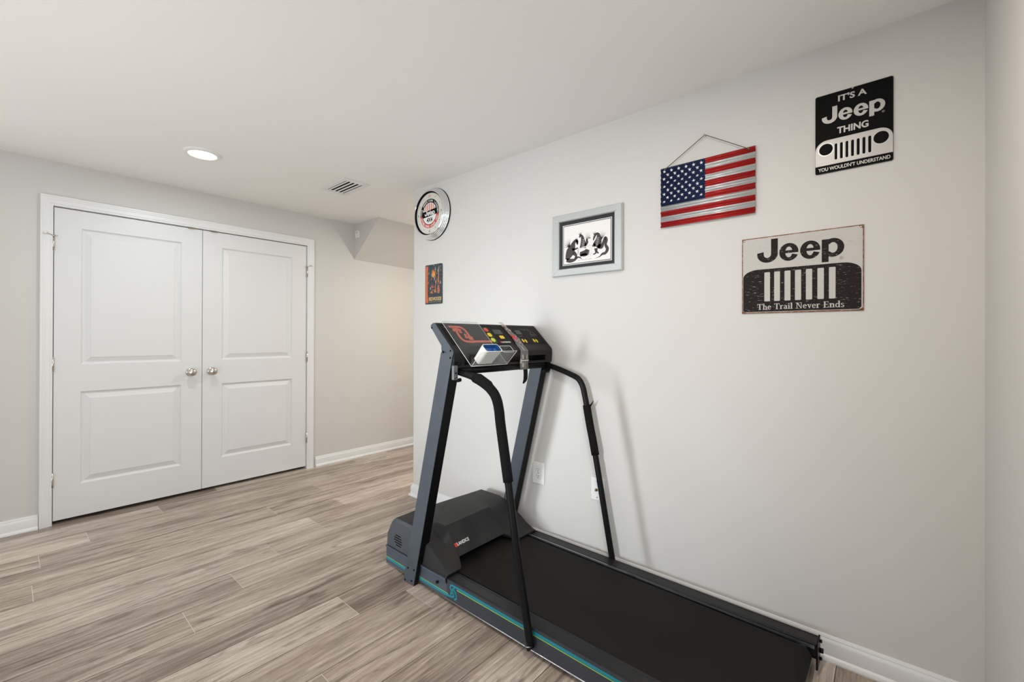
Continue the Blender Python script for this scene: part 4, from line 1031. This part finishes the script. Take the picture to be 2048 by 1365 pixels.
# console ---------------------------------------------------------------
CU = bpy.data.objects.new('console', None)
sB = Vector((0, -0.71500667, -0.69911763)); nF = Vector((0, -0.69911763, 0.71500667)); B0 = Vector((0, -0.153, 1.286))
def cf(v_, s_, n_=0.0): return tuple(B0 + Vector((v_, 0, 0)) + sB * s_ + nF * n_)
b = MB(); c0, c1 = 0.0035, 0.7325
prof = [(-0.128, 1.272), (-0.153, 1.286), (-0.153 + sB.y * 0.168, 1.286 + sB.z * 0.168), (-0.284, 1.1600), (-0.2925, 1.148), (-0.2935, 1.125), (-0.2935, 1.1215)]
low = [(-0.2935, 1.1215), (-0.262, 1.1215), (-0.258, 1.098), (-0.2900, 1.094), (-0.2895, 1.090), (-0.205, 1.090), (-0.205, 1.175)]
poly = prof + [(-0.2900, 1.080), (-0.205, 1.080), (-0.205, 1.178)]
i_c = b.mi('console')
def ext(poly_, xa, xb, m_):
    b.prism(poly_, xa, xb, m_, lambda a, bb, d_: (d_, a, bb))
# solid body with a storage recess cut into the lower front
body_in = [(-0.128, 1.272), (-0.153, 1.286), (-0.153 + sB.y * 0.168, 1.286 + sB.z * 0.168), (-0.284, 1.1600), (-0.2925, 1.148), (-0.2935, 1.1225), (-0.225, 1.1225), (-0.225, 1.080), (-0.205, 1.080), (-0.205, 1.178)]
ext(poly, c0, 0.065, 'console'); ext(body_in, 0.065, 0.672, 'console'); ext(poly, 0.672, c1, 'console')
cons = b.build('console', T, smooth=28)
# face overlay
b = MB(); plate(b, [(0.020, 0.014), (0.718, 0.014), (0.718, 0.150), (0.020, 0.150)], 0, 'console_face', lambda a, bb, d_: cf(a, bb, 0.0006)); ov = b.build('face_overlay', cons, label='glossy black control panel overlay')
b = MB(); plate(b, [(0.012, 0.0115), (0.724, 0.0115), (0.724, 0.0135), (0.012, 0.0135)], 0, 'dark', lambda a, bb, d_: cf(a, bb, 0.0008)); b.build('panel_groove', cons)
# lower recess floor and crossbar
b = MB(); b.box(0.065, 0.672, -0.2900, -0.2255, 1.0800, 1.0925, 'console'); b.build('storage_tray', cons)
b = MB(); b.tube([(0.056, -0.270, 1.0660), (0.674, -0.270, 1.0660)], 0.0185, 'black_metal', 20); cb = b.build('crossbar', T)
# side bracket plates of the console (near side visible)
for xa, xb in ((-0.0005, 0.0030), (0.7330, 0.7355)):
    b = MB()
    pl = [(-0.1275, 1.268), (-0.130, 1.276), (-0.146, 1.285), (-0.157, 1.285), (-0.288, 1.158), (-0.291, 1.146), (-0.288, 1.137), (-0.207, 1.161), (-0.207, 1.180)]
    b.prism(pl, xa, xb, 'blue_grey_paint', lambda a, bb, d_: (d_, a, bb)); sp = b.build('side_plate', cons, bevel=0.0006, label='blue-grey metal side plate')
    if xa < 0.3:
        for u_, z_ in ((-0.138, 1.262), (-0.272, 1.158), (-0.222, 1.150), (-0.270, 1.126)):
            b = MB(); b.tube([(xa + 0.0005, u_, z_), (xa - 0.0018, u_, z_)], 0.0042, 'dark', 10); b.build('screw', sp)
# printed art: orange looping arrows
b = MB(); f_ = lambda a, bb, d_: cf(a, bb, 0.0011 + d_)
up_path = spline([(0.072, 0.026), (0.108, 0.026), (0.140, 0.027), (0.157, 0.040), (0.163, 0.062), (0.163, 0.096)], 8)
ribbon(b, [(p[0], p[1]) for p in up_path], 0.0140, 0, 'orange', f_)
plate(b, [(0.146, 0.090), (0.180, 0.092), (0.174, 0.117), (0.150, 0.115)], 0.0001, 'orange', f_)
dn_path = spline([(0.292, 0.1265), (0.200, 0.1265), (0.140, 0.127), (0.112, 0.120), (0.100, 0.098), (0.102, 0.050)], 8)
ribbon(b, [(p[0], p[1]) for p in dn_path], 0.0140, 0, 'orange', f_)
plate(b, [(0.082, 0.058), (0.122, 0.054), (0.122, 0.034), (0.086, 0.036)], 0.0001, 'orange', f_)
for a_ in ((0.128, 0.046), (0.138, 0.098), (0.124, 0.062), (0.142, 0.082)): plate(b, arc(a_[0], a_[1], 0.009, 0.008, 0, 345, 14), 0.0002, 'orange', f_)
text(b, 'SPORTS', 0.040, 0.066, 0.034, 0.026, 0.0, 'grey_print', 0.0, f_)
b.build('printed_artwork', ov, label='orange looping arrows print')
# buttons
for (v_, s_, m_, nm) in ((0.308, 0.044, 'red', 'stop_button'), (0.310, 0.0800, 'yellow', 'start_button'), (0.309, 0.1170, 'lime_btn', 'speed_button')):
    b = MB(); b.lathe([(0.0145, 0.0012), (0.0145, 0.0024), (0.012, 0.0032), (0.0, 0.0032)], m_, 28, lambda a, bb, d_: cf(v_ + a, s_ + bb, d_)); b.build(nm, cons, label=nm.split('_')[0] + ' button, ' + {'red': 'red', 'yellow': 'yellow', 'lime_btn': 'lime green'}[m_])
b = MB(); ol = rrect(0.2925, 0.3275, 0.028, 0.136, 0.003)
ribbon(b, ol + [ol[0]], 0.0010, 0.0001, 'lime', f_)
b.build('button_outline', ov, label='thin lime outline around the round buttons')
b = MB(); text(b, 'LANDICE', 0.362, 0.428, 0.138, 0.127, 0.0, 'white_print', 0.03, f_); plate(b, rrect(0.350, 0.3615, 0.127, 0.138, 0.001), 0.0, 'red', f_)
b.build('panel_lettering', ov, label='white maker lettering with red tab')
b = MB()
for k in range(6): plate(b, [(0.590 + k * 0.011, 0.030 + (k % 3) * 0.004), (0.596 + k * 0.011, 0.030 + (k % 3) * 0.004), (0.596 + k * 0.011, 0.033 + (k % 3) * 0.004), (0.590 + k * 0.011, 0.033 + (k % 3) * 0.004)], 0.0, 'grey_print', f_)
ribbon(b, [(0.645, 0.072), (0.655, 0.060), (0.652, 0.040), (0.668, 0.056), (0.690, 0.070)], 0.0016, 0.0, 'grey_print', f_); ribbon(b, [(0.640, 0.074), (0.692, 0.074)], 0.0012, 0.0, 'grey_print', f_)
b.build('panel_graphics', ov, label='grey printed chart')
b = MB(); text(b, 'INCLINE', 0.530, 0.560, 0.092, 0.086, 0.0, 'grey_print', 0.0, f_)
b.build('panel_words', ov, label='small grey printed word')
b = MB(); text(b, 'ELEVATION', 0.640, 0.690, 0.086, 0.080, 0.0, 'grey_print', 0.0, f_)
b.build('panel_words', ov, label='small grey printed words')
b = MB(); b.prism(rrect(0.373, 0.404, 0.086, 0.108, 0.003), 0.0010, 0.0026, 'yellow', lambda a, bb, d_: cf(a, bb, d_)); b.build('select_button', cons, label='square yellow button')
for (v0_, v1_, s0_, s1_) in ((0.352, 0.415, 0.040, 0.074), (0.528, 0.572, 0.042, 0.074)):
    b = MB(); plate(b, rrect(v0_, v1_, s0_, s1_, 0.002), 0.0, 'lcd', lambda a, bb, d_: cf(a, bb, 0.0012)); b.build('display', cons, label='dark display window')
for v_ in (0.548, 0.643):
    b = MB()
    for dx, up_ in ((-0.011, False), (0.011, True)):
        c_ = v_ + dx
        tri = [(c_ - 0.0095, 0.125), (c_, 0.111), (c_ + 0.0095, 0.125), (c_ + 0.005, 0.125), (c_ + 0.005, 0.138), (c_ - 0.005, 0.138), (c_ - 0.005, 0.125)]
        if not up_: tri = [(a, 0.249 - bb) for a, bb in tri]
        b.prism(tri, 0.0010, 0.0022, 'yellow', lambda a, bb, d_: cf(a, bb, d_))
    b.build('arrow_buttons', cons, label='pair of yellow up and down arrow buttons')

# ---- strap hook hanging below the console
b = MB(); P_ = spline([(0.500, 1.060), (0.503, 1.025), (0.500, 0.998), (0.482, 0.976)], 6)
ribbon(b, [(p[0], p[1]) for p in P_], [0.031] * 12 + [0.029, 0.025, 0.021, 0.017, 0.013, 0.009, 0.006][:len(P_) - 12], 0, 'foam', lambda a, bb, d_: (a, -0.2905, bb))
ribbon(b, [(p[0], p[1]) for p in P_], [0.031] * 12 + [0.029, 0.025, 0.021, 0.017, 0.013, 0.009, 0.006][:len(P_) - 12], 0, 'foam', lambda a, bb, d_: (a, -0.2880, bb))
b.tube([(0.478, -0.270, 1.069), (0.520, -0.270, 1.069)], 0.0225, 'foam', 20); b.build('strap_end', cb, label='loose black strap end')

# things resting on the console ------------------------------------------------
rotT = Matrix.Rotation(-TH, 4, 'Z')
def toW(p): return Vector(T.location) + rotT @ Vector(p)
def world_f(v_, s_, n_): return tuple(toW(cf(v_, s_, n_)))
def rel_f(o): return lambda v_, s_, n_: tuple(Vector(world_f(v_, s_, n_)) - Vector(o))
O1 = world_f(0.04, 0.288, 0.006)
t = thing('acrylic_book_holder', O1, 'clear acrylic book holder lying over the left half of the treadmill console', 'book holder')
g = rel_f(O1)
def slab(name, v0_, v1_, s0_, s1_, n0_, n1_, m_, parent, gg, lab=None):
    b = MB(); b.hexa([gg(v0_, s0_, n0_), gg(v1_, s0_, n0_), gg(v1_, s1_, n0_), gg(v0_, s1_, n0_), gg(v0_, s0_, n1_), gg(v1_, s0_, n1_), gg(v1_, s1_, n1_), gg(v0_, s1_, n1_)], m_); return b.build(name, parent, label=lab)
bs = slab('back_sheet', 0.042, 0.277, -0.006, 0.286, 0.0055, 0.0080, 'acrylic', t, g)
ls = slab('ledge_sheet', 0.040, 0.272, 0.2865, 0.289, 0.0080, 0.100, 'acrylic', t, g)
b = MB()
def edge(a, c, r=0.0011): b.tube([g(*a), g(*c)], r, 'acrylic_edge', 6)
edge((0.042, -0.006, 0.0065), (0.042, 0.286, 0.0065)); edge((0.277, -0.006, 0.0065), (0.277, 0.286, 0.0065), 0.0008); edge((0.042, -0.006, 0.0065), (0.277, -0.006, 0.0065), 0.0009); edge((0.042, 0.287, 0.007), (0.277, 0.287, 0.007), 0.0012)
b.build('sheet_edge', bs, label='bright sheet edge')
b = MB(); edge((0.040, 0.288, 0.008), (0.040, 0.288, 0.100)); edge((0.272, 0.288, 0.008), (0.272, 0.288, 0.100)); edge((0.040, 0.288, 0.100), (0.272, 0.288, 0.100), 0.0012)
b.build('sheet_edge', ls, label='bright sheet edge')
# clear pocket to the right on the ledge
O3 = world_f(0.20, 0.26, 0.01)
t3 = thing('clear_plastic_cup', O3, 'small clear open plastic box right of the white cup on the acrylic ledge', 'cup'); g = rel_f(O3)
b = MB(); ou = rrect(0.192, 0.268, 0.243, 0.2835, 0.009, 4)
A = [g(a, c, 0.0100) for a, c in ou]; B_ = [g(a, c, 0.088) for a, c in ou]
for k in range(len(ou)): b.face([A[k], A[(k + 1) % len(ou)], B_[(k + 1) % len(ou)], B_[k]], 'acrylic')
b.face(A, 'acrylic'); b.build('cup_wall', t3, recalc=False)
b = MB(); pts_ = [g(a, c, 0.088) for a, c in ou] + [g(*ou[0], 0.088)]; b.tube(pts_, 0.0010, 'acrylic_edge', 6, caps=False); b.build('cup_rim', t3, label='bright rim')
# white cup with blue inside
O2 = world_f(0.12, 0.26, 0.01)
t2 = thing('white_cup', O2, 'white plastic holder with blue inside, standing on the acrylic ledge of the console', 'cup'); g = rel_f(O2)
b = MB(); ou = rrect(0.080, 0.184, 0.2345, 0.2825, 0.014, 6); iu = rrect(0.0835, 0.1805, 0.238, 0.279, 0.011, 6); ob = rrect(0.084, 0.180, 0.238, 0.2795, 0.012, 6)
n = len(ou)
for (P0, n0, P1_, n1, m_) in ((ob, 0.0100, ou, 0.089, 'cup'), (ou, 0.089, ou, 0.093, 'cup'), (ou, 0.093, iu, 0.093, 'cup')):
    for k in range(n): b.face([g(*P0[k], n0), g(*P0[(k + 1) % n], n0), g(*P1_[(k + 1) % n], n1), g(*P1_[k], n1)], m_)
b.face([g(*p, 0.0100) for p in ob], 'cup'); b.build('cup_body', t2, smooth=40)
b = MB()
for k in range(n): b.face([g(*iu[k], 0.093), g(*iu[(k + 1) % n], 0.093), g(*iu[(k + 1) % n], 0.070), g(*iu[k], 0.070)], 'blue')
b.face([g(*p, 0.070) for p in iu], 'blue')
for v_ in (0.100, 0.150): b.hexa([g(v_, 0.250, 0.070), g(v_ + 0.016, 0.250, 0.070), g(v_ + 0.016, 0.268, 0.070), g(v_, 0.268, 0.070), g(v_, 0.250, 0.080), g(v_ + 0.016, 0.250, 0.080), g(v_ + 0.016, 0.268, 0.080), g(v_, 0.268, 0.080)], 'blue')
b.build('cup_lining', t2, label='blue lining', recalc=False)

# crinkled tape band around the console
O4 = world_f(0.475, 0.0, 0.004)
t = thing('plastic_tape_band', O4, 'crinkled clear plastic band with a red patch wrapped over the middle of the console', 'tape'); g0_ = Vector(O4)
RT = random.Random(11); pc = [(0.455, -0.0150), (0.466, 0.02), (0.474, 0.06), (0.484, 0.10), (0.483, 0.135), (0.478, 0.170)]
path3 = []
for k, (v_, s_) in enumerate(spline(pc, 5)): path3.append((Vector(world_f(v_, s_, 0.0040)), 0.014 + 0.017 * min(1, k / 24) ** 1.3 + RT.uniform(-0.003, 0.003)))
for z_ in (1.150, 1.128, 1.106, 1.084, 1.062, 1.050): path3.append((toW((0.478 + (1.15 - z_) * 0.02, -0.2985, z_)), 0.033 + RT.uniform(-0.002, 0.002)))
ax = rotT @ Vector((1, 0, 0))
b = MB()
NC = 9
grid = []
for k, (c_, w_) in enumerate(path3):
    nrm = (rotT @ nF) if k < len(path3) - 6 else (rotT @ Vector((0, -1, 0)))
    grid.append([b.bm.verts.new(c_ - g0_ + ax * (w_ * (2 * j / NC - 1)) + nrm * RT.uniform(0.0, 0.0035)) for j in range(NC + 1)])
i_f = b.mi('film'); i_r = b.mi('red'); i_w = b.mi('crease')
for k in range(len(grid) - 1):
    for j in range(NC):
        f = b.bm.faces.new((grid[k][j], grid[k][j + 1], grid[k + 1][j + 1], grid[k + 1][j])); f.material_index = i_r if (13 <= k <= 17 and j < 6 and RT.random() < 0.8) or (4 <= k <= 9 and j in (1, 2) and RT.random() < 0.5) else (i_w if RT.random() < 0.16 else i_f)
b.build('film_strip', t, recalc=False)
b = MB(); pm = toW((0.480, -0.3035, 1.098)) - g0_; b.box(pm.x - 0.030, pm.x + 0.030, pm.y - 0.0015, pm.y, pm.z - 0.0018, pm.z + 0.0018, 'white_print'); b.build('white_tie', t, label='thin white tie')
